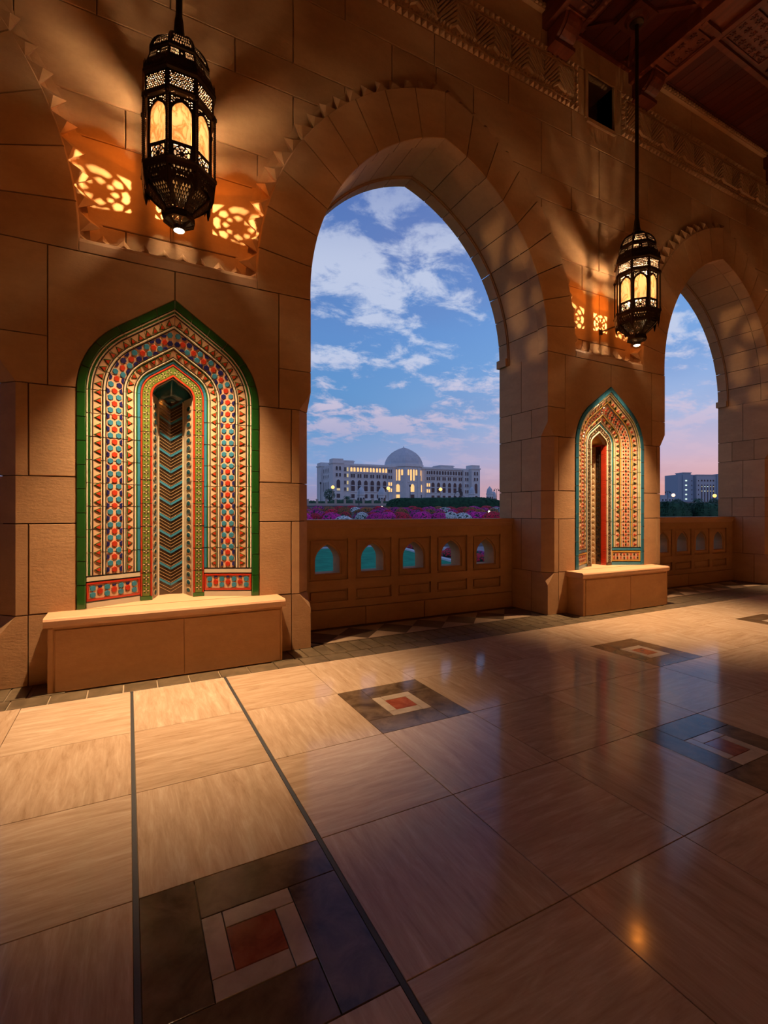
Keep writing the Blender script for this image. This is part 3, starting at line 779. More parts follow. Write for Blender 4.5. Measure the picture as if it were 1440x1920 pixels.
def lantern_meshes():
    # ---- dome: curved pierced panels
    dome = [(.185, 4.355), (.183, 4.38), (.175, 4.41), (.160, 4.445), (.136, 4.48), (.102, 4.512), (.060, 4.535), (.034, 4.548)]
    out = [(-1, 0), (1, 0), (1, 1), (-1, 1)]
    ins = [(-.86, .07), (.86, .07), (.86, .80), (-.86, .80)]
    H = clip_holes(ins, [[(u * .5 / .5, v) for u, v in h] for h in hex_grid(-.8, .8, .09, .9, .21, .40, rs, .015)])
    H = [[(u, .06 + (v - .06) * .72) for u, v in h] for h in H]
    ex = [(u, v) for v in (.14, .28, .43, .57, .71, .86) for u in (-1, 0, 1)]
    LANT['dome_panel'] = plate_mb(out, H, cone(dome), 0, TH, extra=[e for e in ex if abs(e[0]) == 1]).me('dome_panel', BRONZE)
    mb = MB()
    for i in range(len(dome) - 1):
        a, b = dome[i], dome[i + 1]
        mb.bar((a[0] * S8, -a[0] - .003, a[1]), (b[0] * S8, -b[0] - .003, b[1]), .014, .012)
    LANT['dome_rib'] = mb.me('dome_rib', BRONZE)
    # ---- tier with an oval medallion between rows of small slots
    tier = [(.214, 4.255), (.186, 4.35)]
    H = []
    for u in [-.82 + .105 * i for i in range(6)] + [.30 + .105 * i for i in range(6)]:
        H += [[(u, .25), (u + .05, .25), (u + .05, .46), (u, .46)], [(u, .54), (u + .05, .54), (u + .05, .75), (u, .75)]]
    H += [[(x, y) for x, y in ngon(0, .5, .13 * .0 + .085, 5, k, 1, 1)] for k in (0,)]
    LANT['medallion_panel'] = plate_mb(out, H, cone(tier), 0, TH).me('medallion_panel', BRONZE)
    # ---- crown: upright spikes and a slotted row
    ap = .232; w = ap * S8
    P = [(-w, 4.185), (w, 4.185)]; n = 7
    for i in range(n):
        x1 = w - (i + .0) * 2 * w / n; x2 = w - (i + .5) * 2 * w / n; x3 = w - (i + 1) * 2 * w / n
        hgt = 4.255 if i in (0, 6) else 4.235
        P += [(x1, 4.215)] * (i == 0) + [(x2 + .006, 4.225), (x2, hgt), (x2 - .006, 4.225), (x3, 4.215)]
    H = [[(x, 4.195), (x + .018, 4.195), (x + .018, 4.205), (x, 4.205)] for x in [-w + .02 + .034 * i for i in range(5)]]
    LANT['crown'] = plate_mb(P, clip_holes(P, H), lambda u, v, q: (u, -(ap - q), v), 0, TH).me('crown', BRONZE)
    # ---- mouldings (octagonal lathes)
    c8 = 1 / math.cos(PI / 8)
    def ring(prof): return MB().lathe([(r * c8, z) for r, z in prof], 8, a0=PI / 8, cap=False)
    mb = ring([(.214, 4.26), (.234, 4.19), (.237, 4.18), (.237, 4.165), (.222, 4.155), (.214, 4.15), (.214, 4.26)]); LANT['upper_cornice'] = mb.me('upper_cornice', BRONZE)
    mb = ring([(.190, 4.356), (.195, 4.347), (.190, 4.338), (.182, 4.347), (.190, 4.356)]); LANT['dome_ring'] = mb.me('dome_ring', BRONZE)
    # ---- frieze of pierced scrolls
    ap2 = .222; w = ap2 * S8
    out = [(-w, 4.03), (w, 4.03), (w, 4.155), (-w, 4.155)]
    ins = [(-w + .013, 4.046), (w - .013, 4.046), (w - .013, 4.142), (-w + .013, 4.142)]
    LANT['frieze_panel'] = plate_mb(out, clip_holes(ins, hex_grid(-w + .02, w, 4.054, 4.15, .0155, .40, rs, .0018)), flat(ap2), 0, TH).me('frieze_panel', BRONZE)
    mb = ring([(.234, 4.035), (.236, 4.025), (.228, 4.012), (.206, 4.005), (.205, 4.035), (.234, 4.035)]); LANT['lower_cornice'] = mb.me('lower_cornice', BRONZE)
    # ---- body: arched frame around each pane, pierced corners
    ap3 = .206; w = ap3 * S8
    pz0, pz1, pw = 3.695, 3.968, .062
    A = [(-pw, pz0), (pw, pz0), (pw, 3.885), (pw * .93, 3.915), (pw * .66, 3.942), (pw * .3, 3.958), (0, pz1), (-pw * .3, 3.958), (-pw * .66, 3.942), (-pw * .93, 3.915), (-pw, 3.885)]
    out = [(-w, 3.54), (w, 3.54), (w, 4.01), (-w, 4.01)]
    H = [A]
    for sx_ in (-1, 1):
        for (x, z, r) in ((.060, 3.985, .007), (.046, 3.978, .006), (.060, 3.968, .005), (.062, 3.950, .005), (.032, 3.986, .006), (.018, 3.989, .005), (.048, 3.962, .004)): H.append(ngon(sx_ * x, z, r, 5, .3))
    # rosette grille below the pane
    cz, sq = 3.617, .052
    R_ = []
    for a in range(4):
        ca, sa = math.cos(a * PI / 2), math.sin(a * PI / 2)
        tri = [(.052, .052), (.052, .024), (.024, .052)]
        R_.append([(ca * x - sa * y, cz + sa * x + ca * y) for x, y in tri])
        for d in ([(.050, -.008), (.043, -.017), (.0335, -.0105), (.036, .0), (.0335, .0105), (.043, .017), (.050, .008)],):
            R_.append([(ca * x - sa * y, cz + sa * x + ca * y) for x, y in d])
        b = a * PI / 2 + PI / 4; cb, sb = math.cos(b), math.sin(b)
        R_.append([(cb * x - sb * y, cz + sb * x + cb * y) for x, y in [(.049, 0), (.042, -.0105), (.030, -.005), (.030, .005), (.042, .0105)]])
        R_.append([(cb * x - sb * y, cz + sb * x + cb * y) for x, y in [(.027, 0), (.022, -.006), (.015, 0), (.022, .006)]])
        R_.append([(ca * x - sa * y, cz + sa * x + ca * y) for x, y in [(.030, 0), (.0235, -.0075), (.0155, 0), (.0235, .0075)]])
    LANT['arched_frame'] = plate_mb(out, H + R_, flat(ap3), 0, TH).me('arched_frame', BRONZE)
    pts = [(x * 1.04, (z - 3.83) * 1.02 + 3.83) for x, z in A]
    LANT['pane'] = MB().prism(pts, lambda u, v, q: (u, -(ap3 - .007 - q), v), 0, .004).me('pane', PANE)
    # ---- corner columns with twisted beads
    cr = .228 / math.cos(PI / 8); cx_, cy_ = cr * math.sin(PI / 8), -cr * math.cos(PI / 8)
    mb = MB(); prof = [(.016, 3.555), (.016, 3.575), (.010, 3.585)]
    for i in range(30): z = 3.60 + i * .013; prof += [(.0075, z), (.0105, z + .0065)]
    prof += [(.010, 3.99), (.016, 4.0), (.016, 4.02)]
    mb.lathe(prof, 7, cx_, cy_); LANT['column'] = mb.me('column', BRONZE)
    # ---- lower rim, hanging skirt
    mb = ring([(.206, 3.565), (.236, 3.575), (.242, 3.562), (.236, 3.55), (.206, 3.545), (.206, 3.565)]); LANT['lower_rim'] = mb.me('lower_rim', BRONZE)
    ap4 = .236; w = ap4 * S8
    P = [(w, 3.55), (-w, 3.55)]; n = 6
    L_ = [(-w, 3.42)]
    for i in range(n):
        a = -w + i * 2 * w / n; d = 2 * w / n; dp = 3.385 if i in (0, 5) else (3.43 if i in (1, 4) else 3.455)
        L_ += [(a + d * .3, dp + .012), (a + d * .5, dp - .008), (a + d * .7, dp + .012), (a + d, 3.42 if i in (4, ) else (3.45 if i in (0, 3) else 3.468))]
    L_[-1] = (w, 3.42)
    P += L_
    P = [P[1]] + L_ + [P[0]]
    H = [ngon(x, 3.51, .010, 5, .3) for x in [-.078, -.052, -.026, 0, .026, .052, .078]] + [[(x - .005, 3.478), (x + .005, 3.478), (x + .005, 3.494), (x - .005, 3.494)] for x in [-.065, -.039, -.013, .013, .039, .065]]
    LANT['skirt'] = plate_mb(P, clip_holes(P, H), lambda u, v, q: (u * (1 + .0 * v), -(ap4 - q - .02 * (3.55 - v) / .15), v), 0, TH).me('skirt', BRONZE)
    # ---- pierced collar and lattice funnel
    ap5 = .198; w = ap5 * S8
    H = []
    for i in range(9):
        x = -w + .016 + i * (2 * w - .032) / 9
        H += [[(x, 3.475), (x + .009, 3.475), (x + .009, 3.495), (x + .0045, 3.50), (x, 3.495)], [(x, 3.518), (x + .009, 3.518), (x + .009, 3.538), (x + .0045, 3.543), (x, 3.538)]]
        H.append(ngon(x + .0045, 3.509, .004, 4))
    LANT['collar_panel'] = plate_mb([(-w, 3.455), (w, 3.455), (w, 3.555), (-w, 3.555)], H, flat(ap5), 0, TH).me('collar_panel', BRONZE)
    fun = [(.205, 3.455), (.192, 3.435), (.165, 3.405), (.135, 3.375), (.108, 3.350), (.09, 3.33), (.08, 3.315)]
    out = [(-1, 0), (1, 0), (1, 1), (-1, 1)]; ins = [(-.80, .10), (.80, .10), (.80, .97), (-.80, .97)]
    H = []
    for j in range(9):
        for i in range(7):
            u = -.78 + .26 * i + (.13 if j % 2 else 0); v = .13 + j * .098
            H.append([(u - .105, v), (u, v - .085), (u + .105, v), (u, v + .028)])
    ex = [(u, v) for v in (.17, .33, .5, .67, .83) for u in (-1, 1)]
    LANT['funnel_panel'] = plate_mb(out, clip_holes(ins, H), cone(fun), 0, TH, extra=ex).me('funnel_panel', BRONZE)
    mb = MB()
    for i in range(len(fun) - 1):
        a, b = fun[i], fun[i + 1]; mb.bar((a[0] * S8, -a[0], a[1]), (b[0] * S8, -b[0], b[1]), .016, .010)
    LANT['funnel_rib'] = mb.me('funnel_rib', BRONZE)
    mb = ring([(.200, 3.462), (.212, 3.458), (.210, 3.448), (.19, 3.45), (.200, 3.462)]); LANT['funnel_rim'] = mb.me('funnel_rim', BRONZE)
    mb = ring([(.080, 3.322), (.092, 3.318), (.094, 3.300), (.100, 3.285), (.102, 3.262), (.094, 3.258), (.092, 3.28), (.080, 3.30), (.080, 3.322)]); LANT['cup'] = mb.me('cup', BRONZE)
    # ---- ribbed base around the downlight
    mb = MB()
    for k in range(8):
        a = k * PI / 4
        mb.bar((.094 * math.cos(a), .094 * math.sin(a), 3.262), (.040 * math.cos(a), .040 * math.sin(a), 3.232), .016, .006)
    mb.lathe([(.042, 3.238), (.042, 3.205), (.036, 3.205), (.036, 3.238)], 16, cap=False); LANT['ribbed_base'] = mb.me('ribbed_base', BRONZE)
    LANT['downlight_lens'] = MB().lathe([(.0355, 3.214), (.0355, 3.204), (.024, 3.197), (.0, 3.195)], 16).me('downlight_lens', LENS)
    LANT['bulb'] = MB().lathe([(.001, 3.575), (.007, 3.579), (.010, 3.586), (.007, 3.593), (.001, 3.597)], 10).me('bulb', BULB)
    LANT['bulb_holder'] = MB().lathe([(.013, 3.52), (.013, 3.565), (.006, 3.575)], 10).lathe([(.004, 3.30), (.004, 3.52)], 6).me('bulb_holder', BRONZE)
    LANT['light_baffle'] = MB().lathe([(.2215, 3.548), (.2215, 3.556), (.0135, 3.556), (.0135, 3.548)], 8, a0=PI / 8, cap=False).me('light_baffle', BRASSI)  # unseen disc added to block the bulb's downward light
    LANT['hanging_rod'] = MB().lathe([(.075, 4.54), (.060, 4.556), (.046, 4.575), (.036, 4.62), (.029, 4.70), (.022, 4.74), (.0205, 7.06), (.0205, 7.10)], 12).me('hanging_rod', BRONZE)
    LANT['canopy'] = MB().lathe([(.024, 7.055), (.075, 7.068), (.085, 7.09)], 16).me('canopy', BRONZE)
    LANT['wall_stay'] = MB().bar((0, .215, 3.53), (0, .51, 3.53), .014).box(-.03, .03, .497, .509, 3.50, 3.56).me('wall_stay', BRONZE)
lantern_meshes()
LY = 3.74
WARM = (1.0, .68, .34)
def lantern(c, label, spot=930.0, pt=98.0, y=LY, rz=0.0):
    L = prop(empty('hanging_lantern', (c, y, 0), rz), label, 'lantern', 'pierced bronze lanterns hanging before the piers')
    eight = ('dome_panel', 'dome_rib', 'medallion_panel', 'crown', 'frieze_panel', 'arched_frame', 'pane', 'column', 'skirt', 'collar_panel', 'funnel_panel', 'funnel_rib')
    own = {'pane': 'arched_frame', 'dome_rib': 'dome_panel', 'funnel_rib': 'funnel_panel'}; made = {}
    for k, me in LANT.items():
        if k in own:
            for p_ in made[own[k]]: link(k, me, p_)
        elif k in eight: made[k] = rot8(L, me, k)
        else: link(k, me, L)
    d = bpy.data.lights.new('bulb_light', 'POINT'); d.energy = pt; d.color = WARM; d.shadow_soft_size = .004
    link('bulb_light', d, L, (0, 0, 3.612))
    d = bpy.data.lights.new('upper_fill_light', 'POINT'); d.energy = pt * 1.9; d.color = (1.0, .76, .47); d.shadow_soft_size = .05  # extra light without a bulb, added for the glow on the wall
    link('upper_fill_light', d, L, (0, 0, 3.90))
    if y > 0 and c < 8:
      d = bpy.data.lights.new('funnel_fill_light', 'POINT'); d.energy = 1.3; d.color = WARM; d.shadow_soft_size = .03  # weak separate light added so the funnel glows inside
      link('funnel_fill_light', d, L, (0, 0, 3.44))
    d = bpy.data.lights.new('downlight', 'SPOT'); d.energy = spot; d.color = (1.0, .68, .40); d.shadow_soft_size = .03; d.spot_size = math.radians(75); d.spot_blend = 1.0
    link('downlight', d, L, (0, 0, 3.185))
lantern(PIERS[1], 'large pierced bronze lantern hanging before the left pier, above the green edged niche')
lantern(PIERS[2], 'smaller looking pierced bronze lantern hanging before the further pier, above the blue edged niche')
lantern(PIERS[3], 'pierced bronze lantern before the far right pier, out of frame')
lantern(PIERS[1], 'added pierced bronze fill lantern behind the viewer, before the left part of the back wall', spot=600.0, pt=55.0, y=-2.49, rz=PI)  # unseen copy added for warm fill on the balustrade and wall
lantern(PIERS[2], 'added pierced bronze fill lantern behind the viewer, before the right part of the back wall', spot=600.0, pt=55.0, y=-2.49, rz=PI)  # second unseen copy, added for the same warm fill
# ================================================================== TILED NICHES
def glaze(n, c, rough=.16, var=.12): return mat(n, c, rough=rough, spec=.5, coat=.25, var=var)
G_GREEN = glaze('green_glaze', (.016, .10, .014, 1)); G_LGREEN = glaze('leaf_green_glaze', (.125, .18, .03, 1)); G_WHITE = glaze('cream_glaze', (.66, .55, .38, 1))
G_BLACK = glaze('black_glaze', (.02, .014, .012, 1)); G_RED = glaze('red_glaze', (.44, .038, .014, 1)); G_BLUE = glaze('turquoise_glaze', (.04, .185, .27, 1))
G_NAVY = glaze('navy_glaze', (.018, .018, .10, 1)); G_PEACH = glaze('peach_biscuit', (.62, .37, .21, 1), .45); G_TEAL = glaze('deep_teal_glaze', (.01, .075, .10, 1), .1)
G_BROWN = glaze('brown_lustre', (.045, .026, .013, 1), .12); G_GOLD = glaze('gold_lustre', (.50, .34, .16, 1), .3); G_YEL = glaze('ochre_glaze', (.55, .30, .05, 1))
G_BLUE2 = glaze('blue_border_glaze', (.035, .17, .25, 1)); G_DGOLD = mat('gilded_hood', (.42, .22, .06, 1), rough=.28, metal=.8)
TGROUT = mat('tile_grout', (.50, .38, .25, 1), rough=.85)
def niche(c, zs, S, label):
    NI = prop(empty('tiled_niche', (c, YF, .5)), label, 'niche')
    tt = lambda d: max(0.0, min(1.0, (d - .058) / .352))
    path = lambda u, d: niche_curve(u, d, zs, .5, .05 * tt(d))
    Ys = lambda d: 4.10 + .172 * tt(d)
    off = Vector((c, YF, .5))
    LT = zs - .5 + .5 + .52; uz = lambda z: (z - .5) / LT
    def P3(sd, u, d, lift=0.0, y=None):
        x, z = path(u, d); return Vector((sd * x, (Ys(d) if y is None else y) - lift - YF, z - .5))
    def place(sd): return lambda d, y, z: (sd * d, y - YF, z - .5)
    def strip(mb, sd, d0, d1, h, u0, u1, n, m, y=None):
        a, b = (Ys(d0), Ys(d1)) if y is None else (y, y); e = min(.004, (d1 - d0) * .3)
        ya, yb = (Ys(d0 + e), Ys(d1 - e)) if y is None else (y, y)
        sweep([(d0, a + .012), (d0, a - h * .55), (d0 + e, ya - h), (d1 - e, yb - h), (d1, b - h * .55), (d1, b + .012)], u0, u1, n, path, place(sd), mb, m)
    fr = lambda q: .058 + .352 * q
    def col(name, strips, u0, u1, N, y=None, fx=fr):
        mats = []
        for s in strips:
            if s[2] not in mats: mats.append(s[2])
        for sd in (-1, 1):
            for k in range(N):
                a = u0 + (u1 - u0) * k / N; b = u0 + (u1 - u0) * (k + 1) / N; g = .0011; mb = MB()
                for q0, q1, m, h in strips: strip(mb, sd, fx(q0), fx(q1), h, a + g, b - g, 4 if b > uz(zs) - .02 else 1, mats.index(m), y)
                mb.build(name, mats if len(mats) > 1 else [mats[0]], NI)
    def arc(d, u0, u1):
        T = [0.0]; U = [u0]; p = P3(1, u0, d)
        for i in range(1, 401):
            u = u0 + (u1 - u0) * i / 400; q = P3(1, u, d); T.append(T[-1] + (q - p).length); U.append(u); p = q
        return T, U
    def at(T, U, s):
        import bisect
        i = min(max(bisect.bisect_left(T, s), 1), len(T) - 1); q = (s - T[i - 1]) / max(T[i] - T[i - 1], 1e-9)
        return U[i - 1] + (U[i] - U[i - 1]) * q
    def frame(sd, u, d, lift, y=None):
        p = P3(sd, u, d, lift, y); e = .002
        ta = (P3(sd, min(u + e, 1), d, lift, y) - P3(sd, max(u - e, 0), d, lift, y)).normalized(); inn = (P3(sd, u, d + .004, lift, y) - P3(sd, u, d - .004, lift, y)).normalized()
        if sd > 0: ta = -ta
        nz = inn.cross(ta).normalized(); ta = nz.cross(inn)
        M = Matrix((inn, ta, nz)).transposed().to_4x4(); M.translation = p; return M
    def row(name, me, d, step, u0, u1, lift, y=None, phase=.5, flip=None):
        T, U = arc(d, u0, u1); n = max(1, round(T[-1] / step))
        for sd in (-1, 1):
            for k in range(n):
                u = at(T, U, (k + phase) * T[-1] / n)
                link(name, me[k % len(me)] if isinstance(me, list) else me, NI, M=frame(sd, u, d, lift, y))
    def rel(P, h, m, name, bev=.75):
        n = len(P); V = [(x, y, 0) for x, y in P] + [(x * bev, y * bev, h) for x, y in P]
        return mesh(name, V, [[n + i for i in range(n)]] + [(i, (i + 1) % n, n + (i + 1) % n, n + i) for i in range(n)], m)
    UB = uz(.735)
    # outer border of plain glazed tiles, standing proud of the stone
    col('border_tile', [(0.0, .055, S['border'], .009)], 0.0, 1.0, 15, YF + .002, lambda q: q)
    # banded tiles of the splay
    S1, S2 = S['line'], S['line2']
    col('banded_tile', [(0, .03, G_WHITE, .011), (.032, .066, S['edge'], .009), (.068, .098, G_WHITE, .011), (.10, .118, G_BLACK, .007), (.12, .275, S['field'], .006), (.277, .292, G_BLACK, .007), (.294, .335, S1, .012), (.337, .352, S2, .007)], UB, 1, 14)
    col('field_tile', [(.355, .655, S['field'], .004)], UB, 1, 14)
    col('banded_tile', [(.658, .673, S2, .007), (.675, .712, S1, .012), (.714, .728, G_BLACK, .007), (.73, .865, S['field'], .006), (.867, .883, G_BLACK, .007), (.885, .918, G_WHITE, .011), (.92, .944, S['edge'], .009), (.946, 1.0, S['inner'], .008)], UB, 1, 14)
    # triangles
    def tri(mA, mB, w, hgt):
        V, F, mi = [], [], []
        for kk, (m_, sc, h) in enumerate(((0, 1.0, .003), (1, .66, .0055))):
            P = [(w * .5 * sc, hgt * .5 * sc), (w * .5 * sc, -hgt * .5 * sc), (-w * .5 * sc + .0, 0)]
            P = [(x + w * .06 * kk, y) for x, y in P]; b = len(V)
            V += [(x, y, 0) for x, y in P] + [(x * .95, y * .95, h) for x, y in P]
            F += [[b + 3, b + 4, b + 5]] + [[b + i, b + (i + 1) % 3, b + 3 + (i + 1) % 3, b + 3 + i] for i in range(3)]; mi += [m_] * 4
        return mesh('triangle_tile', V, F, [mA, mB], mi)
    tA = [tri(*m_, .352 * .145, .052) for m_ in S['tri']]; tB = [tri(*m_, .352 * .125, .052) for m_ in S['tri']]
    tBr = []
    for m_ in tB:
        q = m_.copy(); q.transform(Matrix.Rotation(PI, 4, 'Z')); tBr.append(q)
    row('triangle_tile', tA, fr(.197), .0625, UB + .004, .992, .0062); row('triangle_tile', tBr, fr(.797), .0625, UB + .004, .985, .0062)
    # hexagon honeycomb, or rows of small lozenges
    dc = fr(.505)
    if S['kind'] == 'hex':
        hx = [(.0235 * math.sin(PI / 3 * i), .0235 * math.cos(PI / 3 * i)) for i in range(6)]
        hm = {k: rel(hx, .0045, m, 'hexagon_tile', .86) for k, m in (('b', G_BLUE), ('r', G_RED), ('n', G_NAVY))}
        half = [(x, y) for x, y in hx if x > -.001]; halfL = rel([(x - .008, y) for x, y in half], .0045, G_NAVY, 'half_hexagon_tile', .86); halfR = halfL.copy(); halfR.transform(Matrix.Rotation(PI, 4, 'Z'))
        T, U = arc(dc, UB + .004, .994); n = round(T[-1] / .0485)
        for sd in (-1, 1):
            for k in range(n):
                u = at(T, U, (k + .5) * T[-1] / n); cur = u > uz(zs)
                if k % 2:
                    for s_ in (-1, 1): link('hexagon_tile', hm['n' if (cur and (k // 2 + s_) % 3 == 0) else 'b'], NI, M=frame(sd, u, dc + s_ * .0275, .0042))
                else:
                    link('hexagon_tile', hm['r'], NI, M=frame(sd, u, dc, .0042))
                    link('half_hexagon_tile', halfL, NI, M=frame(sd, u, dc - .043, .0042)); link('half_hexagon_tile', halfR, NI, M=frame(sd, u, dc + .043, .0042))
    else:
        lz = lambda m, w, h: rel([(w, 0), (0, h), (-w, 0), (0, -h)], .004, m, 'lozenge_tile', .8)
        row('lozenge_tile', [lz(G_BLACK, .014, .02), lz(G_RED, .014, .02)], dc, .044, UB + .004, .99, .0042)
        for s_ in (-1, 1):
            row('lozenge_tile', [lz(G_RED, .011, .015), lz(G_BLACK, .011, .015)], dc + s_ * .029, .044, UB + .004, .985, .0042)
    # panel at the foot of each splay
    for sd in (-1, 1):
        for z0, z1, ms in ((.502, .735, S['foot']),):
            mats = [ms[0], ms[1], G_BLACK, S['field']]; mb = MB()
            def rect(d0, d1, za, zb, h, m): strip(mb, sd, d0, d1, h, uz(za), uz(zb), 1, m)
            rect(fr(0), fr(1), z0, .54, .010, 0); rect(fr(0), fr(1), .542, .550, .006, 2)
            rect(fr(0), fr(1), .552, .566, .009, 1); rect(fr(0), fr(1), .672, .686, .009, 1); rect(fr(.0), fr(.045), .567, .671, .009, 1); rect(fr(.955), fr(1), .567, .671, .009, 1)
            rect(fr(.05), fr(.95), .568, .67, .004, 3); rect(fr(0), fr(1), .688, .695, .006, 2); rect(fr(0), fr(1), .697, .726, .010, 0); rect(fr(0), fr(1), .728, .735, .006, 2)
            mb.build('foot_panel', mats, NI)
            if S['kind'] == 'hex':
                for k in range(7):
                    d = fr(.115 + .128 * k)
                    for (zz, mm) in (((.595, 'b'), (.643, 'b')) if k % 2 == 0 else ((.619, 'r'),)): link('hexagon_tile', hm[mm], NI, M=frame(sd, uz(zz), d, .0042))
                    if k % 2: link('half_hexagon_tile', rel([(.016, .002), (-.016, .002), (-.010, -.012), (.010, -.012)], .004, G_NAVY, 'half_hexagon_tile', .9), NI, M=frame(sd, uz(.657), d, .0042))
            else:
                for k in range(8):
                    for j in range(2): link('lozenge_tile', lz((G_BLACK, G_RED)[(k + j) % 2], .013, .018), NI, M=frame(sd, uz(.595 + .045 * j), fr(.10 + .115 * k), .0042))
    # framing band around the inner recess
    Yb = 4.268; A1, A2, A3 = S['band']
    col('rosette_band_tile', [(.412, .425, A1, .010), (.4265, .4795, A2, .005), (.481, .497, A1, .010)], uz(.535), 1, 14, Yb, lambda q: q)
    for sd in (-1, 1):
        mb = MB(); strip(mb, sd, .412, .497, .010, uz(.502), uz(.533), 1, 0, Yb); mb.build('foot_tile', [A3], NI)
    V, F, mi = [], [], []
    for k in range(8):
        a = k * PI / 4; b = len(V); r0, r1, w = .005, .023, .0042
        ca, sa = math.cos(a), math.sin(a); pts = [(r0, 0), (r1 * .6, -w), (r1, 0), (r1 * .6, w)]
        V += [(ca * x - sa * y, sa * x + ca * y, .0) for x, y in pts] + [(ca * r1 * .55, sa * r1 * .55, .0035)]
        F += [(b, b + 1, b + 4), (b + 1, b + 2, b + 4), (b + 2, b + 3, b + 4), (b + 3, b, b + 4)]; mi += [k % 2] * 4
    row('rosette', mesh('rosette', V, F, list(S['ros']), mi), .453, .052, uz(.55), .99, .0052, Yb)
    # inner recess: flat cheeks, folded back, hood
    zt = zs + .05
    def quad(name, a, b, z0, z1, m, sd):
        (xa, ya), (xb, yb) = a, b; dx, dy = xb - xa, yb - ya; L = math.hypot(dx, dy); nx, ny = -dy / L * .01, dx / L * .01
        return obj(name, [(sd * xa, ya - YF, z0 - .5), (sd * xb, yb - YF, z0 - .5), (sd * xb, yb - YF, z1 - .5), (sd * xa, ya - YF, z1 - .5), (sd * xa + .0, ya + .012 - YF, z0 - .5), (sd * xb, yb + .012 - YF, z0 - .5), (sd * xb, yb + .012 - YF, z1 - .5), (sd * xa, ya + .012 - YF, z1 - .5)],
                   [(0, 1, 2, 3), (4, 5, 6, 7), (0, 1, 5, 4), (1, 2, 6, 5), (2, 3, 7, 6), (3, 0, 4, 7)], m, NI)
    cheek0, cheek1, b0, b1 = (.154, 4.275), (.098, 4.485), (.090, 4.488), (.0, 4.515)
    def wallframe(a, b, q, z, sd, lift=.003):
        pa, pb = Vector((sd * a[0], a[1] - YF, 0)), Vector((sd * b[0], b[1] - YF, 0)); p = pa.lerp(pb, q); p.z = z - .5
        ex = (pb - pa).normalized(); ez = Vector((0, 0, 1)); n = ex.cross(ez)
        if n.y > 0: n = -n; ez = -ez
        if sd > 0 and False: pass
        M = Matrix((ex, ez, n)).transposed().to_4x4(); M.translation = p + n * lift; return M
    med = MB()
    ring_o, ring_i = ngon(0, 0, .024, 10, 0, S['msx'], 1.2), ngon(0, 0, .017, 10, 0, S['msx'], 1.2)
    n = 10; med.add([(x, y, 0) for x, y in ring_o] + [(x, y, .003) for x, y in ring_i], [(i, (i + 1) % n, n + (i + 1) % n, n + i) for i in range(n)], 0)
    med.add([(x, y, .003) for x, y in ring_i], [list(range(n))], 1)
    med_me = med.me('medallion', list(S['med']))
    for sd in (-1, 1):
        quad('cheek_panel', cheek0, cheek1, .5, zt + .02, S['cheek'], sd); quad('corner_fillet', cheek1, b0, .5, zt + .02, G_WHITE, sd)
        quad('back_panel', b0, b1, .5, zt + .02, S['back'], sd)
        if S['kind'] == 'hex':
            k = 0; z = .545
            while z < zt - .02: link('medallion', med_me, NI, M=wallframe(cheek0, cheek1, .42, z, sd)); z += .066
            z = .57
            while z < zt - .05:
                V = []; w_, q0, q1 = .021, .02, .98
                for q in (q0, q1):
                    for dzz in (0, w_):
                        M = wallframe(b0, b1, q, z + .058 * (1 - q) + dzz, sd, .0); p = M.translation; V += [p - Vector((0, .001, 0)), p - Vector((0, .006, 0))]
                obj('chevron_tile', V, [(1, 3, 7, 5), (0, 4, 6, 2), (0, 1, 5, 4), (2, 6, 7, 3), (0, 2, 3, 1), (4, 5, 7, 6)], G_BLUE, NI); z += .137
            mb = MB(); z = .515
            while z < zt - .04:
                if all(abs((z - .57) % .137 - o) > .013 for o in (0.0, .012, .137)):
                    a = wallframe(b0, b1, .02, z + .058 * .98, sd, .003).translation; b = wallframe(b0, b1, .98, z + .001, sd, .003).translation; mb.bar(a, b, .003, .0025)
                z += .0274
            prop(mb.build('gold_line_relief', G_GOLD, NI), kind='stuff')
        else:
            bow = rel([(.02, .024), (0, .004), (-.02, .024), (-.02, -.024), (0, -.004), (.02, -.024)], .003, G_BLACK, 'bow_tie_tile', .92)
            mid = (.134, 4.345); mid2 = (.116, 4.418)
            quad('cheek_column', (.1335, 4.347), (.1165, 4.414), .5, zt, G_BROWN, sd); quad('cheek_column', (.1160, 4.416), (.0985, 4.482), .5, zt, G_GOLD, sd)
            for o_, m_, q, st in (('bow_tie_tile', bow, .50, .058), ('medallion', med_me, .82, .075)):
                z = .56
                while z < zt - .02: link(o_, m_, NI, M=wallframe(cheek0, cheek1, q, z, sd, .005)); z += st
            z = .52
            while z < zt:
                q = MB().box(-.033, .033, -.012, .012, 0, .004).me('red_strip_tile', G_RED) if z == .52 else q
                link('red_strip_tile', q, NI, M=wallframe(cheek0, cheek1, .17, z, sd, .002)); z += .0285
    # seat of the recess
    MB().prism([(-.64, 0), (.64, 0), (.64, .03), (.24, .20), (.16, .20), (.10, .42), (-.10, .42), (-.16, .20), (-.24, .20), (-.64, .03)], lambda u, v, w: (u, v, w), -.012, .001).build('recess_seat', SLABM, NI)
    # hood: quarter dome closing the recess
    V, F = [], []; m_, n_ = 16, 32
    top = []
    for i in range(n_ + 1):
        q = i / n_ * 2 - 1; sd = -1 if q < 0 else 1
        u = uz(zt) + (1 - uz(zt)) * (1 - abs(q)); x, z = path(u, .497); top.append((sd * x if abs(q) > 1e-6 else 0, max(z, zt)))
    for j in range(m_ + 1):
        th = j / m_ * PI / 2
        for x, z in top: V.append((x * (math.cos(th) ** .5 if j < m_ else .0), 4.272 + .235 * math.sin(th) - YF, zt + (z - zt) * math.cos(th) - .5))
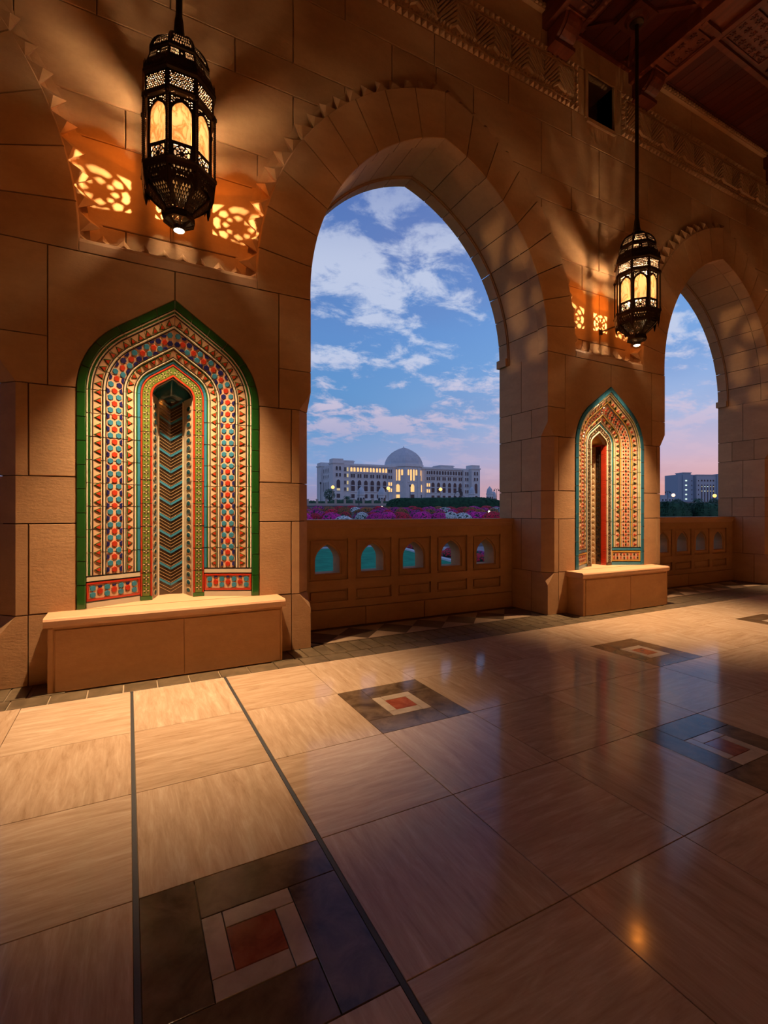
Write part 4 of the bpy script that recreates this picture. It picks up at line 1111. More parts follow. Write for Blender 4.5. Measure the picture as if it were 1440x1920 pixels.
    for j in range(m_):
        for i in range(n_): F.append((j * (n_ + 1) + i, j * (n_ + 1) + i + 1, (j + 1) * (n_ + 1) + i + 1, (j + 1) * (n_ + 1) + i))
    obj('hood', V, F, S['hood'], NI, True)
    # backing behind the tiles so no gap shows
    for sd in (-1, 1):
        mb = MB(); sweep([(.0, YF + .012), (.06, YF + .02), (.41, 4.29), (.50, 4.29), (.50, 4.33), (.0, 4.33)], 0, 1, 50, path, place(sd), mb); mb.build('backing', [TGROUT], NI)
    return NI
SCH1 = dict(kind='hex', msx=2.3, border=G_GREEN, line=G_WHITE, line2=G_BLACK, edge=G_GREEN, field=G_PEACH, inner=G_BLUE, tri=[(G_GREEN, G_RED)], foot=(G_WHITE, G_RED), band=(G_RED, G_LGREEN, G_GREEN), ros=(G_PEACH, G_BROWN), med=(G_GOLD, G_TEAL), cheek=G_WHITE, back=G_BROWN, hood=G_TEAL)
SCH2 = dict(kind='loz', msx=.9, border=G_BLUE2, line=G_YEL, line2=G_BLUE2, edge=G_LGREEN, field=G_PEACH, inner=G_BLUE2, tri=[(G_PEACH, G_RED), (G_LGREEN, G_BLACK)], foot=(G_BLUE2, G_YEL), band=(G_WHITE, G_BROWN, G_BROWN), ros=(G_GOLD, G_BLACK), med=(G_WHITE, G_GOLD), cheek=G_RED, back=G_GOLD, hood=G_DGOLD)
niche(PIERS[1], NZ, SCH1, 'pointed wall niche of coloured tiles with a broad green border and hexagon bands')
niche(PIERS[2], NZ - .06, SCH2, 'pointed wall niche of red, ochre and green tiles with a blue border')
# ================================================================== OUTDOORS
def gz(D):
    K = [(-50, -.6), (26, -.6), (33, .62), (54, 1.55), (90, 2.45), (200, 5.6), (900, 9.0), (3000, 12)]
    for (a, za), (b, zb) in zip(K[:-1], K[1:]):
        if D <= b: return za + (zb - za) * max(0, D - a) / (b - a)
    return 12
def spot(px, D):
    lat = (px - 720) / 909 * D
    return lat * FC + D * FS, -lat * FS + D * FC
def hgt(py, D): return 1.2 - (py - 960) / 909 * D
def leafy(c1, c2, scale=6):
    def f(t, b, oc):
        n = t.noise(oc, scale, 4, .6); t.l.new(t.ramp(n, [(.35, c1), (.65, c2)]), b.inputs['Base Color'])
    return f
GROUND = mat('dry_ground', rough=.95, spec=.1, build=leafy((.10, .075, .07, 1), (.17, .13, .115, 1), .4))
GRASS = mat('lawn_grass', rough=.9, spec=.1, build=leafy((.012, .22, .115, 1), (.022, .36, .19, 1), 2.2))
KERB = mat('pale_kerb_stone', (.62, .62, .66, 1), rough=.8)
PAVE = mat('mauve_paving', rough=.8, build=leafy((.24, .20, .22, 1), (.32, .27, .28, 1), 1.5))
LEAFD = mat('dark_hedge_leaf', rough=.7, spec=.3, build=leafy((.010, .045, .022, 1), (.03, .10, .045, 1), 3)); LEAFM = mat('palm_leaf', rough=.6, build=leafy((.03, .09, .05, 1), (.07, .15, .08, 1), 2))
BARK = mat('bark', (.10, .07, .05, 1), rough=.9)
gx = sorted([-500, -250, -120, -60, -30, -12, -4, 2, 6, 10, 14, 18, 22, 27, 33, 40, 50, 65, 85, 110, 150, 200, 280, 400, 700, 1200]); gy = [4.96, 7, 9.5, 12, 14.5, 17, 19.5, 22, 24.5, 27, 30, 34, 39, 45, 52, 60, 70, 85, 105, 130, 165, 210, 280, 400, 700, 1500]
V = [(x, y, gz(x * FS + y * FC) - .02) for y in gy for x in gx]; nx = len(gx)
F = [(j * nx + i, j * nx + i + 1, (j + 1) * nx + i + 1, (j + 1) * nx + i) for j in range(len(gy) - 1) for i in range(nx - 1)]
prop(obj('ground', V, F, GROUND), 'sloping garden ground beyond the gallery rising to the far road', kind='structure')
def flatpoly(P, z, t_): return MB().prism(P, lambda u, v, w: (u, v, w), z - t_, z)
lawn = prop(flatpoly([(-30, 5.0), (7.85, 5.0), (10.0, 13.6), (11.52, 19.7), (12.1, 22.0), (-30, 22.4)], -.575, .06).build('lawn', GRASS), 'flat mown lawn seen through the openings of the balustrade', 'lawn', kind='stuff')
def kerb(pts, w, z, label):
    mb = MB()
    for (a, b) in zip(pts[:-1], pts[1:]): mb.bar((a[0], a[1], z), (b[0], b[1], z), w, .12)
    prop(mb.build('garden_kerb', KERB), label, 'kerb')
kerb([(-30, 22.5), (12.15, 22.1), (10.1, 13.6), (7.95, 5.0)], .22, -.57, 'pale stone kerb around the edge of the lawn')
kerb([(14.4, 26.0), (13.2, 18.9), (11.0, 9.5)], .20, -.55, 'pale stone kerb along the paved path right of the dark flower strip')
kerb([(22.4, 24.5), (17.0, 13.5)], .25, -.5, 'pale stone kerb on the far side of the paved path')
prop(flatpoly([(11.1, 9.5), (13.3, 18.9), (14.5, 26.0), (22.3, 24.5), (17.0, 13.5), (15, 9.0)], -.58, .04).build('path', PAVE), 'mauve paved path seen through the right openings of the balustrade', kind='structure')

ORD = 'first second third fourth fifth sixth seventh eighth ninth tenth eleventh twelfth thirteenth fourteenth fifteenth sixteenth seventeenth eighteenth'.split()
# ---- flower bushes: domes covered in blossoms
def bush_mesh(color, dark, seed, nb=420):
    r_ = random.Random(seed); m1 = mat('petals_%d' % seed, color, rough=.7, var=.3); m2 = LEAFD; mb = MB()
    prof = [(1.0, 0), (.98, .2), (.88, .45), (.68, .70), (.40, .88), (.12, .96)]
    mb.lathe(prof, 14, m=1)
    for i in range(nb):
        a = r_.uniform(0, 2 * PI); el = math.asin(r_.uniform(.02, 1)); n = Vector((math.cos(a) * math.cos(el), math.sin(a) * math.cos(el), math.sin(el)))
        p = Vector((n.x, n.y, n.z * .96)) * r_.uniform(.97, 1.07); tx = n.cross(Vector((.3, .2, 1))).normalized(); ty = n.cross(tx); s = r_.uniform(.07, .12); q = r_.uniform(0, 3)
        ux = tx * math.cos(q) + ty * math.sin(q); uy = n.cross(ux)
        mb.add([p + ux * s, p + uy * s, p - ux * s, p - uy * s, p + n * s * .5], [(0, 1, 4), (1, 2, 4), (2, 3, 4), (3, 0, 4)], 0)
    return mb.me('flower_bush', [m1, m2])
BC = [('magenta', (.85, .02, .34, 1)), ('crimson', (.72, .015, .05, 1)), ('white', (.80, .88, .78, 1)), ('russet', (.46, .14, .04, 1)), ('purple', (.60, .02, .30, 1))]
BM = [bush_mesh(c, None, 20 + i) for i, (n_, c) in enumerate(BC)]
BM3 = [bush_mesh(c, None, 40 + i, 260) for i, (n_, c) in enumerate(BC)]
def bush(px, D, w, h, ci, label, group, far=False):
    x, y = spot(px, D); o = link('flower_bush', (BM3 if far else BM)[ci], None, (x, y, gz(D) - .03)); o.scale = (w, w * .8, h); o.rotation_euler = (0, 0, random.uniform(0, 6)); prop(o, label, 'flower bush', group)
near = [(590, 33, 0, 1), (623, 33, 0, 0), (645, 32, 0, 2), (679, 33.5, 0, 2), (706, 33, 0, 0), (727, 34, 0, 0), (757, 33, 0, 1), (790, 33.5, 0, 0), (823, 34, 0, 0), (845, 34, 0, 2), (868, 33.6, 0, 2), (893, 34, 0, 0), (918, 33.5, 0, 1), (940, 33, 0, 1), (574, 33, 0, 0)]
for k, (px, D, _, ci) in enumerate(near):
    bush(px, D, .62 + .08 * (k % 3), .52 + .05 * (k % 2), ci, '%s flower bush just above the balustrade, %s from the left in the front row' % (BC[ci][0], ORD[sorted(q_[0] for q_ in near).index(px)]), 'front row %s bushes' % BC[ci][0])
rr = random.Random(5)
for D, n, top, rn in ((37, 16, .5, 'second'), (41, 16, .5, 'third'), (46, 17, .45, 'fourth'), (51, 18, .4, 'hindmost')):
    for k in range(n):
        px = 570 + k * 385 / (n - 1) + rr.uniform(-6, 6); ci = rr.choice([0, 0, 1, 1, 3, 3, 4, 0])
        if D == 46 and k in (4, 11, 15): ci = 2
        bush(px, D + rr.uniform(-1, 1), D * .0155 + rr.uniform(-.06, .06), top + rr.uniform(-.06, .08), ci, 'low %s flower bush, %s from the left in the %s row of beds' % (BC[ci][0], ORD[k], rn), 'massed %s bushes behind the front row' % BC[ci][0], True)
for k in range(9):   # dark strip between the kerbs, seen through the openings
    x, y = 11.2 + (k % 2) * .75 + k * .16 - .1, 12.2 + k * 1.05
    o = link('flower_bush', BM3[1 if k % 3 else 4], None, (x, y, -.58)); o.scale = (.42, .42, .24); prop(o, 'small dark flower bush, %s from the gallery in the strip between two kerbs' % ORD[k], 'flower bush', 'bushes in the strip between kerbs')
for k in range(12):
    px = 570 + k * 24; D = 28.0
    if px > 800: continue
    bush(px, D, .5, .3, 4, 'low purple flower bush behind the lawn kerb, %s from the left' % ORD[k], 'bushes behind the lawn kerb', True)

# ---- hedges: rounded blocks shaggy with small leaves
def hedge(px, D, w, d, h, label, seed, n=2600, name='clipped_hedge', lump=.0):
    r_ = random.Random(seed); x, y = spot(px, D); mb = MB(); e = empty(name, (x, y, gz(D) - .05), -YAW); prop(e, label, 'hedge')
    sup = lambda a, p: math.copysign(abs(math.cos(a)) ** p, math.cos(a))
    nu, nv = 28, 12; V = []
    for j in range(nv + 1):
        el = j / nv * PI / 2
        for i in range(nu):
            a = 2 * PI * i / nu; ce = math.cos(el) ** .35
            hx = sup(a, .3) * ce; hy = math.copysign(abs(math.sin(a)) ** .4, math.sin(a)) * ce
            k = 1 + lump * math.sin(hx * 9 + seed) * .5
            V.append((hx * w / 2, hy * d / 2, h * k * math.sin(el) ** .6))
    Fm = [(j * nu + i, j * nu + (i + 1) % nu, (j + 1) * nu + (i + 1) % nu, (j + 1) * nu + i) for j in range(nv) for i in range(nu)]
    obj('hedge_body', V, Fm, LEAFD, e, True)
    for _ in range(n):
        f = r_.choice(Fm); p = Vector((0, 0, 0)); ws = [r_.random() for _ in range(4)]; s_ = sum(ws)
        for q, ww in zip(f, ws): p += Vector(V[q]) * (ww / s_)
        s = r_.uniform(.05, .10); a = Vector((r_.uniform(-1, 1), r_.uniform(-1, 1), r_.uniform(-1, 1))).normalized(); b = a.orthogonal().normalized()
        mb.add([p + a * s, p + b * s * .5, p - a * s * .6, p - b * s * .5], [(0, 1, 2, 3)])
    prop(mb.build('leaves', LEAFD, e), kind='stuff')
hedge(834, 60, 14.6, 2.2, 1.32, 'long dark clipped hedge in front of the domed building', 3, 5200, lump=.10)
hedge(1254, 31, 2.0, 2.2, 1.62, 'rounded dark hedge beside the further pier, left of two', 4)
hedge(1318, 31, 1.95, 2.2, 1.55, 'rounded dark hedge under the palm and far office block, right of two', 6)

# ---- road wall with little posts
SANDW = mat('pale_wall_paint', (.50, .40, .34, 1), rough=.85)
rw = prop(empty('boundary_wall', (0, 0, 0)), 'long low pale boundary wall with evenly spaced posts left of the hedge', 'wall')
a, b = spot(566, 88), spot(735, 88); MB().bar((a[0], a[1], gz(88) + .12), (b[0], b[1], gz(88) + .12), .3, .5).build('wall_base', SANDW, rw)
postm = MB().box(-.16, .16, -.16, .16, 0, 1.05).box(-.2, .2, -.2, .2, 1.05, 1.15).me('post', SANDW)
for k in range(9):
    x, y = spot(577 + 17.4 * k, 88); link('post', postm, rw, (x, y, gz(88)), None)
RAIL = mat('dull_rail', (.06, .07, .05, 1), rough=.6)
a, b = spot(566, 90), spot(735, 90); MB().bar((a[0], a[1], gz(90) + .5), (b[0], b[1], gz(90) + .5), .05, .55).build('hedge_infill', LEAFM, rw)
prop(flatpoly([spot(540, 76), spot(760, 76), spot(760, 84), spot(540, 84)], gz(80) + .03, .1).build('road', PAVE), 'pale road in front of the boundary wall', kind='structure')

# ---- the domed building
PALE = mat('pale_limestone', rough=.8, build=leafy((.70, .68, .67, 1), (.78, .76, .74, 1), .6)); PALE2 = mat('dome_stone', rough=.7, build=leafy((.55, .58, .62, 1), (.63, .66, .70, 1), .5))
WIN = mat('dark_window_glass', (.02, .03, .05, 1), rough=.15); LIT = mat('lit_window', (1, .7, .3, 1), emit=(1.0, .50, .15, 1), estr=1.1); LIT2 = mat('dim_lit_window', (.8, .6, .3, 1), emit=(.8, .62, .25, 1), estr=.55); LITW = mat('white_lit_window', (.8, .9, .8, 1), emit=(.75, .95, .75, 1), estr=1.0)
latL, DL, latR, DR = -.1056 * 206, 206.0, .198 * 238, 238.0
ox, oy = latL * FC + DL * FS, -latL * FS + DL * FC; ex_, ey_ = latR * FC + DR * FS, -latR * FS + DR * FC
BW = math.hypot(ex_ - ox, ey_ - oy)
bd = prop(empty('domed_building', (ox, oy, 5.75), math.atan2(ey_ - oy, ex_ - ox)), 'long pale building with a central octagonal tower and big ribbed dome', 'building')
def bpart(name, m, *boxes):
    mb = MB()
    for q in boxes: mb.box(*q)
    return mb.build(name, m, bd)
cx, cyb = BW / 2, 8.0; RT = 8.6
def archpoly(x, z0, w, h): return [(x - w / 2, z0), (x + w / 2, z0), (x + w / 2, z0 + h - w * .55), (x + w * .36, z0 + h - w * .22), (x, z0 + h), (x - w * .36, z0 + h - w * .22), (x - w / 2, z0 + h - w * .55)]
def rectpoly(x, z0, w, h): return [(x - w / 2, z0), (x + w / 2, z0), (x + w / 2, z0 + h), (x - w / 2, z0 + h)]
WC = {}
def window(P, m, x, y, rot=0.0, name='window', parent=None):
    """window pane with a stone surround standing proud"""
    key = (tuple((round(u - P[0][0], 3), round(v - P[0][1], 3)) for u, v in P), m.name); x0, z0 = P[0]
    if key not in WC:
        Q = [(u - x0, v - z0) for u, v in P]; mb = MB(); mb.prism(Q, lambda u, v, w: (u, w, v), -.06, .05, 0); O = inset(Q, -.16)
        n = len(Q); mb.add([(u, -.16, v) for u, v in Q] + [(u, -.16, v) for u, v in O] + [(u, .05, v) for u, v in O] + [(u, -.06, v) for u, v in Q], [(i, (i + 1) % n, n + (i + 1) % n, n + i) for i in range(n)] + [(n + i, n + (i + 1) % n, 2 * n + (i + 1) % n, 2 * n + i) for i in range(n)] + [(i, (i + 1) % n, 3 * n + (i + 1) % n, 3 * n + i) for i in range(n)], 1)
        WC[key] = mb.me('window', [m, PALE])
    M = Matrix.Translation((x, y, 0)) @ Matrix.Rotation(rot, 4, 'Z') @ Matrix.Translation((x0, 0, z0))
    return link(name, WC[key], parent or bd, M=M)
HT = 16.1
MAINB = bpart('main_block', PALE, (1, BW - 1, 2.4, 17, -1.5, HT))
bpart('wing_cornice', PALE, (5, BW - 5, 1.9, 17.2, HT - .5, HT - .05), (5, BW - 5, 2.2, 3.0, HT, HT + .5))
for s in (0, 1):
    X = lambda v: v if s == 0 else BW - v
    def bx(a, b): return tuple(sorted((X(a), X(b))))
    pav = bpart('pavilion', PALE, (*bx(0, 4.9), 0, 5, -1.5, HT + .1)); bpart('pavilion_parapet', PALE, (*bx(-.3, 5.2), -.3, 5.3, HT + .1, HT + .7), (*bx(.1, 4.8), .1, 5, HT + .7, HT + 2.2))
    bpart('side_bay', PALE, (*bx(4.9, 8.5), 1.7, 4, -1.5, HT)); bpart('plinth', PALE, (*bx(-.2, 29), 0.0 + 1.2, 2.6, -1.5, .9))
    bpart('bay_recess', PALE2, (*bx(26.9, 29.6), 2.2, 4, -1.5, HT))
    bpart('wing_string_course', PALE, (*bx(8.5, 27), 1.95, 2.5, 12.6, 12.95), (*bx(8.5, 27), 2.1, 2.5, 4.2, 4.5))
    wing = pav
    for m_, z0, h, P in ((WIN, 13.3, 1.8, archpoly), (WIN, 10.6, 1.5, rectpoly)):
        for dx in (-.75, .75): window(P(0, z0, .85, h), m_, X(2.45 + dx), -.02, parent=pav)
    window(archpoly(0, 4.5, 1.7, 4.9), WIN, X(2.45), -.02, parent=pav); window(rectpoly(0, 1.5, 1.6, 1.8), WIN, X(2.45), -.02, parent=pav)
    if s == 0: window(rectpoly(0, 4.7, 1.5, .9), LIT2, X(2.45), -.12, parent=pav)
    for z0, h in ((13.2, 1.7), (10.6, 1.5), (7.5, 1.5), (4.6, 1.5)):
        for dx in (-.6, .6): window(rectpoly(0, z0, .75, h), (LIT2 if (dx > 0 and s == 0) else WIN), X(6.7 + dx * (1 if s == 0 else -1)), 1.66)
    for k in range(6):
        xx = X(8.5 + 18.4 * (k + .5) / 6)
        for dx in (-.72, .72):
            window(archpoly(0, 13.2, 1.0, 1.9), LIT2 if s == 1 and k == 5 and False else (LIT if s == 0 else WIN), xx + dx, 2.36, parent=MAINB); window(rectpoly(0, 10.5, .85, 1.6), WIN, xx + dx * .75, 2.36, parent=MAINB)
        window(archpoly(0, 4.6, 1.75, 4.9), WIN, xx, 2.36, parent=MAINB); window(rectpoly(0, 1.5, 1.6, 1.8), WIN, xx, 2.36, parent=MAINB)
        bpart('spandrel_band', PALE2, (xx - .87, xx + .87, 2.2, 2.4, 6.9, 7.25))
    for z0, m_ in ((13.2, WIN), (10.4, WIN), (7.4, LIT), (4.6, LIT)):
        for dx in (-.55, .55): window(rectpoly(0, z0, .75, 1.5), m_, X(28.0 + dx), 2.16)
bpart('roof_box', PALE, (6.5, 12, 6, 13, HT, HT + 2.3), (6.2, 12.3, 5.7, 13.3, HT + 1.7, HT + 2.0)); bpart('roof_box', PALE, (57, 64.5, 6, 13, HT, HT + 2.2), (56.6, 64.9, 5.6, 13.4, HT + 1.6, HT + 1.9))
# side return on the left
bpart('side_wing', PALE, (.5, 6, 5, 17, -1.5, HT - .4)); bpart('rear_pavilion', PALE, (-.6, 6, 15, 21, -1.5, HT)); bpart('rear_pavilion_parapet', PALE, (-.9, 6.3, 14.7, 21.3, HT, HT + .5), (-.5, 6, 15, 21, HT + .5, HT + 1.8))
for k in range(4):
    for z0, h in ((13.0, 1.7), (10.4, 1.5), (4.6, 4.2)): window(archpoly(0, z0, .9, h), WIN, .46, 6.5 + k * 2.4, -PI / 2)
# tower
c8 = 1 / math.cos(PI / 8)
def octa(name, prof, m): return MB().lathe([(r * c8, z) for r, z in prof], 8, cx, cyb, a0=PI / 8).build(name, m, bd)
TOWER = octa('tower', [(RT, -1.5), (RT, 16.2)], PALE); octa('tower_cornice', [(RT + .05, 15.9), (RT + .45, 16.25), (RT + .45, 16.7), (RT + .1, 16.75), (RT + .1, 17.6), (RT - .2, 17.7)], PALE)
dprof = [(RT - .2, 17.7), (RT - .35, 18.8), (RT - .9, 20.2), (RT - 1.8, 21.7), (RT - 3.1, 23.1), (RT - 4.8, 24.3), (RT - 6.6, 25.2), (RT - 8.0, 25.7), (.25, 25.9), (.12, 26.5)]
octa('dome', dprof, PALE2)
for k in range(8):
    a = k * PI / 4; mb = MB()
    for j in range(-4, 5):
        for (r0, z0), (r1, z1) in zip(dprof[1:7], dprof[2:8]):
            f = j / 4.6 * S8; p = lambda r, z: (cx + math.sin(a) * r + math.cos(a) * r * f, cyb - math.cos(a) * r + math.sin(a) * r * f, z)
            if abs(j) < 4.5 and (r1 > 1.5 or j % 2 == 0): mb.bar(p(r0, z0), p(r1, z1), .16, .16)
    prop(mb.build('dome_ribs', PALE, bd), kind='stuff')
for k in (-1, 0, 1, -2, 2):
    a = k * PI / 4; M_ = Matrix.Translation((cx, cyb, 0)) @ Matrix.Rotation(a, 4, 'Z')
    def tw(P, m): 
        o = window(P, m, 0, 0, parent=TOWER); o.matrix_local = M_ @ Matrix.Translation((P[0][0], -RT - .02, P[0][1]))
    for dx, z0, h in ((-2.05, 12.2, 2.7), (-.72, 9.8, 5.2), (.72, 9.8, 5.2), (2.05, 12.2, 2.7)): tw(archpoly(dx, z0, .92, h), LIT)
    tw(archpoly(0, 4.7, 1.9, 3.6), LIT); tw(rectpoly(0, .6, 1.9, 2.8), LIT if k == -1 else WIN)
    mb = MB(); 
    for sx_ in (-1, 1): mb.box(sx_ * 3.2 - .45, sx_ * 3.2 + .45, -RT - .3, -RT + .2, -1.5, 15.8)
    mb.box(-2.4, 2.4, -RT - .18, -RT, 9.0, 9.3)
    o = mb.build('tower_pilaster', PALE, bd); o.matrix_local = M_
# ---- office block seen in the right arch
D2 = 300.0; ax, ay = spot(1271, D2); BLUEC = mat('bluish_render', (.36, .42, .50, 1), rough=.8); PALEC = mat('pale_render', (.52, .52, .55, 1), rough=.8)
ob = prop(empty('office_block', (ax, ay, 6.4), -YAW + .10), 'tall blue grey office block above the hedges in the right arch', 'building')
def opart(name, m, *boxes):
    mb = MB()
    for q in boxes: mb.box(*q)
    return mb.build(name, m, ob)
opart('corner_tower', BLUEC, (0, 9.8, 0, 12, -2, 18.0), (3.0, 8.2, -.6, 6, -2, 18.9)); opart('roof_slab', PALEC, (2.7, 8.5, -.9, 6.3, 18.9, 19.3))
opart('link', BLUEC, (9.8, 12.4, 2, 12, -2, 17.5)); opart('main_block', PALEC, (12.4, 32, 0, 14, -2, 17.6)); opart('parapet', PALEC, (12.2, 32.2, -.3, 14, 17.6, 18.1)); opart('end_block', BLUEC, (25.5, 33, -1, 14, -2, 18.4))
def owin(x, y, z, w, h, m): MB().box(x - w / 2, x + w / 2, y - .08, y + .1, z, z + h).build('window', m, ob)
for k in range(5): owin(5.0, -.6, 2.4 + 2.85 * k, 1.15, .8, LITW); owin(10.4 if k < 0 else 9.3, 0, 2.4 + 2.85 * k, .45, .8, WIN); owin(13.7, 0, 2.4 + 2.85 * k, .5, .9, WIN)
for k in range(5): owin(15.9 + 1.95 * k, 0, 13.8, .9, 1.1, WIN); owin(15.9 + 1.95 * k, 0, .5, .62, 11.4, WIN); owin(15.9 + 1.95 * k, -.1, 10.4, .5, .5, LITW if k in (1, 2) else LIT2); owin(15.9 + 1.95 * k, -.1, 7.6, .5, .5, LITW if k == 1 else LIT2)
lw = prop(empty('low_house', (*spot(1240, 200), 5.5), -YAW), 'small white house behind the hedge left of the office block', 'building')
MB().box(0, 2.6, 0, 4, -1, 2.5).build('wall', PALEC, lw); MB().box(2.7, 5.4, 0, 4, -1, 1.6).build('wall', PALEC, lw); MB().box(-.1, 2.7, -.1, 4.1, 2.5, 2.7).build('roof', PALE2, lw)
for x in (.6, 1.9, 3.5, 4.6): MB().box(x - .25, x + .25, -.05, .05, .3, 1.0).build('window', WIN, lw)

# ---- domed garden kiosks
kb = MB().lathe([(1.0, -.3), (1.0, 1.8), (1.12, 1.85), (1.12, 2.05), (.98, 2.1)], 8, a0=PI / 8); kd = MB().lathe([(.98, 2.1), (.95, 2.5), (.8, 3.0), (.5, 3.4), (.2, 3.6), (.03, 3.85)], 16)
kbm, kdm = kb.me('drum', PALE), kd.me('cupola', PALE2); kom = MB().prism(archpoly(0, .2, .5, 1.1), lambda u, v, w: (u, w, v), -1.02, -.9).me('opening', WIN)
for px, D, sc, l in ((677, 140, 1.12, 'small domed stone kiosk before the left wing, beside the dark lamp post'), (716, 140, 1.10, 'small domed stone kiosk at the left end of the long hedge'), (885, 170, 1.15, 'small domed stone kiosk behind the hedge, below the right wing'), (918, 190, 1.25, 'small domed stone kiosk right of the domed building'), (926, 205, .95, 'smallest domed stone kiosk, rightmost behind the hedge')):
    x, y = spot(px, D); e = prop(empty('domed_kiosk', (x, y, gz(D) - .2), -YAW), l, 'kiosk'); e.scale = (sc, sc, sc * (1.15 if D < 150 else 1.3)); link('drum', kbm, e); link('cupola', kdm, e)
    for k in range(8): link('opening', kom, e, M=Matrix.Rotation(k * PI / 4, 4, 'Z'))

# ---- street lamps
IRON = mat('lamp_iron', (.03, .035, .045, 1), rough=.5); GLOBE = mat('sodium_globe', (1, .7, .3, 1), emit=(1.0, .46, .09, 1), estr=2.6); GLOBEP = mat('rosy_globe', (1, .8, .7, 1), emit=(1.0, .55, .34, 1), estr=2.2)
TAN = mat('lit_post_paint', (.45, .34, .22, 1), rough=.6)
def lamp_post(px, D, top, label, lit=None, arms=0):
    x, y = spot(px, D); z0 = gz(D); h = hgt(top, D) - z0; r = D / 900; e = prop(empty('street_lamp', (x, y, z0), -YAW), label, 'street lamp')
    MB().lathe([(r * .9, 0), (r * .9, .5), (r * .55, .6), (r * .45, h)], 8).build('post', TAN if lit and arms == 0 else IRON, e)
    if lit: MB().lathe([(.02, h - r * 3.2), (r * 1.9, h - r * 2.6), (r * 3.0, h - r * 1.1), (r * 3.2, h), (r * 3.0, h + r * 1.1), (r * 1.9, h + r * 2.6), (.02, h + r * 3.2)], 10).build('globe', lit, e, True)
    if arms == 0 and not lit: MB().lathe([(r * .5, h), (r * 1.5, h + r), (r * 1.7, h + r * 3), (r * .2, h + r * 4.6)], 6).build('lantern_head', IRON, e)
    for s in ((-1, 1) if arms == 2 else ()):
        a = r * 4.2; MB().bar((0, 0, h), (s * a * .6, 0, h + r * 1.6), r * .5).bar((s * a * .6, 0, h + r * 1.6), (s * a, 0, h), r * .5).build('arm', IRON, e); MB().lathe([(.02, h - r * 3), (r * 1.3, h - r * 2.2), (r * 1.0, h), (.02, h)], 8, s * a, 0).build('lantern_head', IRON, e)
lamp_post(624, 110, 913.5, 'glowing orange street lamp before the left pavilion of the domed building', GLOBE); lamp_post(728, 110, 915.5, 'glowing orange street lamp just left of the tower', GLOBE); lamp_post(826, 120, 917.5, 'glowing orange street lamp before the right wing of the domed building', GLOBE)
lamp_post(601, 95, 908, 'unlit dark street lamp at the far left end of the building'); lamp_post(673, 78, 911, 'unlit dark street lamp beside the left kiosk'); lamp_post(769, 95, 913, 'unlit dark street lamp before the tower door')
lamp_post(931, 100, 918, 'dark twin armed street lamp at the right edge of the middle arch', None, 2); lamp_post(1252, 100, 922, 'dark twin armed street lamp in the right arch beside the further pier', None, 2)
lamp_post(1262.5, 150, 928.5, 'pinkish glowing street lamp left of the office block', GLOBEP); lamp_post(1340, 90, 929.5, 'bright orange street lamp at the right edge of the right arch', GLOBE)
gl = MB().lathe([(.07, 0), (.08, .10), (.02, .15)], 8).me('garden_light', mat('white_garden_lamp', (1, 1, .9, 1), emit=(1, .85, .65, 1), estr=3.0))
for px, D, py, l in ((716, 60, 951, 'small white garden light at the left end of the hedge'), (768, 52, 954, 'small white garden light among the flowers below the tower'), (917, 40, 960.5, 'small white garden light among the flowers at the right')):
    x, y = spot(px, D); zt_ = hgt(py, D); e = prop(empty('garden_light', (x, y, gz(D))), l, 'garden light'); MB().lathe([(.03, 0), (.03, zt_ - gz(D))], 6).build('stem', IRON, e); link('lamp', gl, e, (0, 0, zt_ - gz(D)))
# ---- road sign on a bent pole
x, y = spot(852.5, 100); e = prop(empty('road_sign', (x, y, gz(100)), -YAW), 'bent dark pole carrying two hanging road signs before the right wing', 'road sign'); z0 = gz(100); H_ = hgt(921, 100) - z0
mb = MB(); pts = [(0, 0, 0), (0, 0, H_ * .72), (.12, 0, H_ * .88), (.4, 0, H_ * .97), (.8, 0, H_), (1.5, 0, H_)]
for p, q in zip(pts[:-1], pts[1:]): mb.bar(p, q, .13)
mb.bar((1.0, 0, H_ * .62), (2.1, 0, H_ * .62), .08); mb.bar((1.45, 0, H_), (1.45, 0, H_ * .60), .08); mb.build('pole', IRON, e)
SIGN = mat('sign_back', (.10, .07, .06, 1), rough=.6); MB().box(.75, 1.2, -.08, -.02, H_ + .05, H_ + .75).build('sign_board', SIGN, e); MB().box(1.0, 1.65, -.08, -.02, H_ * .66, H_ * .94).build('sign_board', SIGN, e)
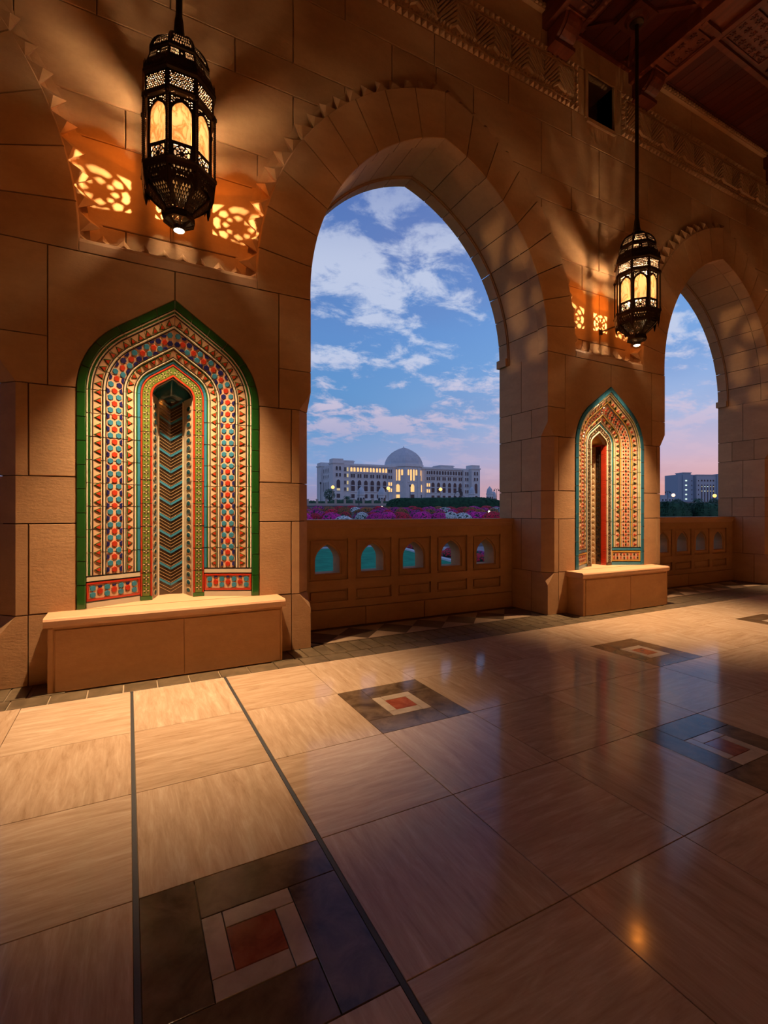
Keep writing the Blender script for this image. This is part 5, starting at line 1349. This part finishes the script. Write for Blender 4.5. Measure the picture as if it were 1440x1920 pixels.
# ---- palms and trees
def palm(px, D, top, w, label, seed):
    r_ = random.Random(seed); x, y = spot(px, D); z0 = gz(D); h = max(hgt(top, D) - z0, .6); e = prop(empty('palm', (x, y, z0), 0), label, 'palm'); R_ = w / 909 * D / 2
    MB().lathe([(R_ * .12, 0), (R_ * .10, h * .75)], 8).build('trunk', BARK, e)
    for k in range(16):
        a = k * 2 * PI / 16 + r_.uniform(-.15, .15); up = r_.uniform(.05, .9); mb = MB(); L_ = []
        for i in range(7):
            q = i / 6; rad = R_ * q * (1 - .25 * up); z = h * .72 + R_ * (up * 1.1 * q - (.75 + .3 * up) * q * q * 1.0)
            L_.append(Vector((math.cos(a) * rad, math.sin(a) * rad, z)))
        sd = Vector((-math.sin(a), math.cos(a), 0))
        for i in range(6):
            ww = R_ * .13 * math.sin(PI * (i + .6) / 6.8)
            for s_ in (-1, 1):
                p, q = L_[i], L_[i + 1]; mb.add([p, q, q + sd * s_ * ww - Vector((0, 0, ww * .5)) + (q - p) * .5, p + sd * s_ * ww - Vector((0, 0, ww * .5)) + (q - p) * .5], [(0, 1, 2, 3)])
        mb.build('frond', LEAFM, e)
palm(651, 120, 927, 19, 'low palm tree before the left wing of the domed building', 1); palm(1309, 70, 932, 25, 'palm tree in front of the office block in the right arch', 2)
def tree(px, D, top, w, label, seed, n=900):
    r_ = random.Random(seed); x, y = spot(px, D); z0 = gz(D); h = hgt(top, D) - z0; R_ = w / 909 * D / 2; e = prop(empty('small_tree', (x, y, z0)), label, 'tree'); MB().lathe([(R_ * .1, 0), (R_ * .06, h * .6)], 7).build('trunk', BARK, e); mb = MB()
    for _ in range(n):
        v = Vector((r_.gauss(0, 1), r_.gauss(0, 1), r_.gauss(0, 1))).normalized() * r_.uniform(.4, 1) ** .6; p = Vector((v.x * R_, v.y * R_, h * .58 + v.z * h * .42)); s = R_ * r_.uniform(.07, .14); a = Vector((r_.uniform(-1, 1), r_.uniform(-1, 1), r_.uniform(-1, 1))).normalized(); b = a.orthogonal()
        mb.add([p + a * s, p + b * s * .5, p - a * s, p - b * s * .5], [(0, 1, 2, 3)])
    prop(mb.build('foliage', LEAFM, e), kind='stuff')
tree(618, 125, 916, 22, 'loose leafy tree behind the orange lamp at the left pavilion', 1); tree(1270, 60, 935, 20, 'dark bushy tree above the left hedge of the right arch', 2); tree(1338, 80, 934, 16, 'small tree lit by the orange lamp at the right edge', 3)
for px, w, s in ((585, 22, 5), (648, 60, 6), (700, 40, 7)): tree(px, 96, 938.5 - (w > 50), w, {5: 'low shrub at the far left behind the boundary wall', 6: 'wide low shrub behind the boundary wall below the palm', 7: 'low shrub behind the boundary wall between the kiosks'}[s], s, 500)
# small far emitters need no direct light sampling
for m_ in bpy.data.materials:
    if m_.name not in ('lit_alabaster',): m_.cycles.emission_sampling = 'NONE'
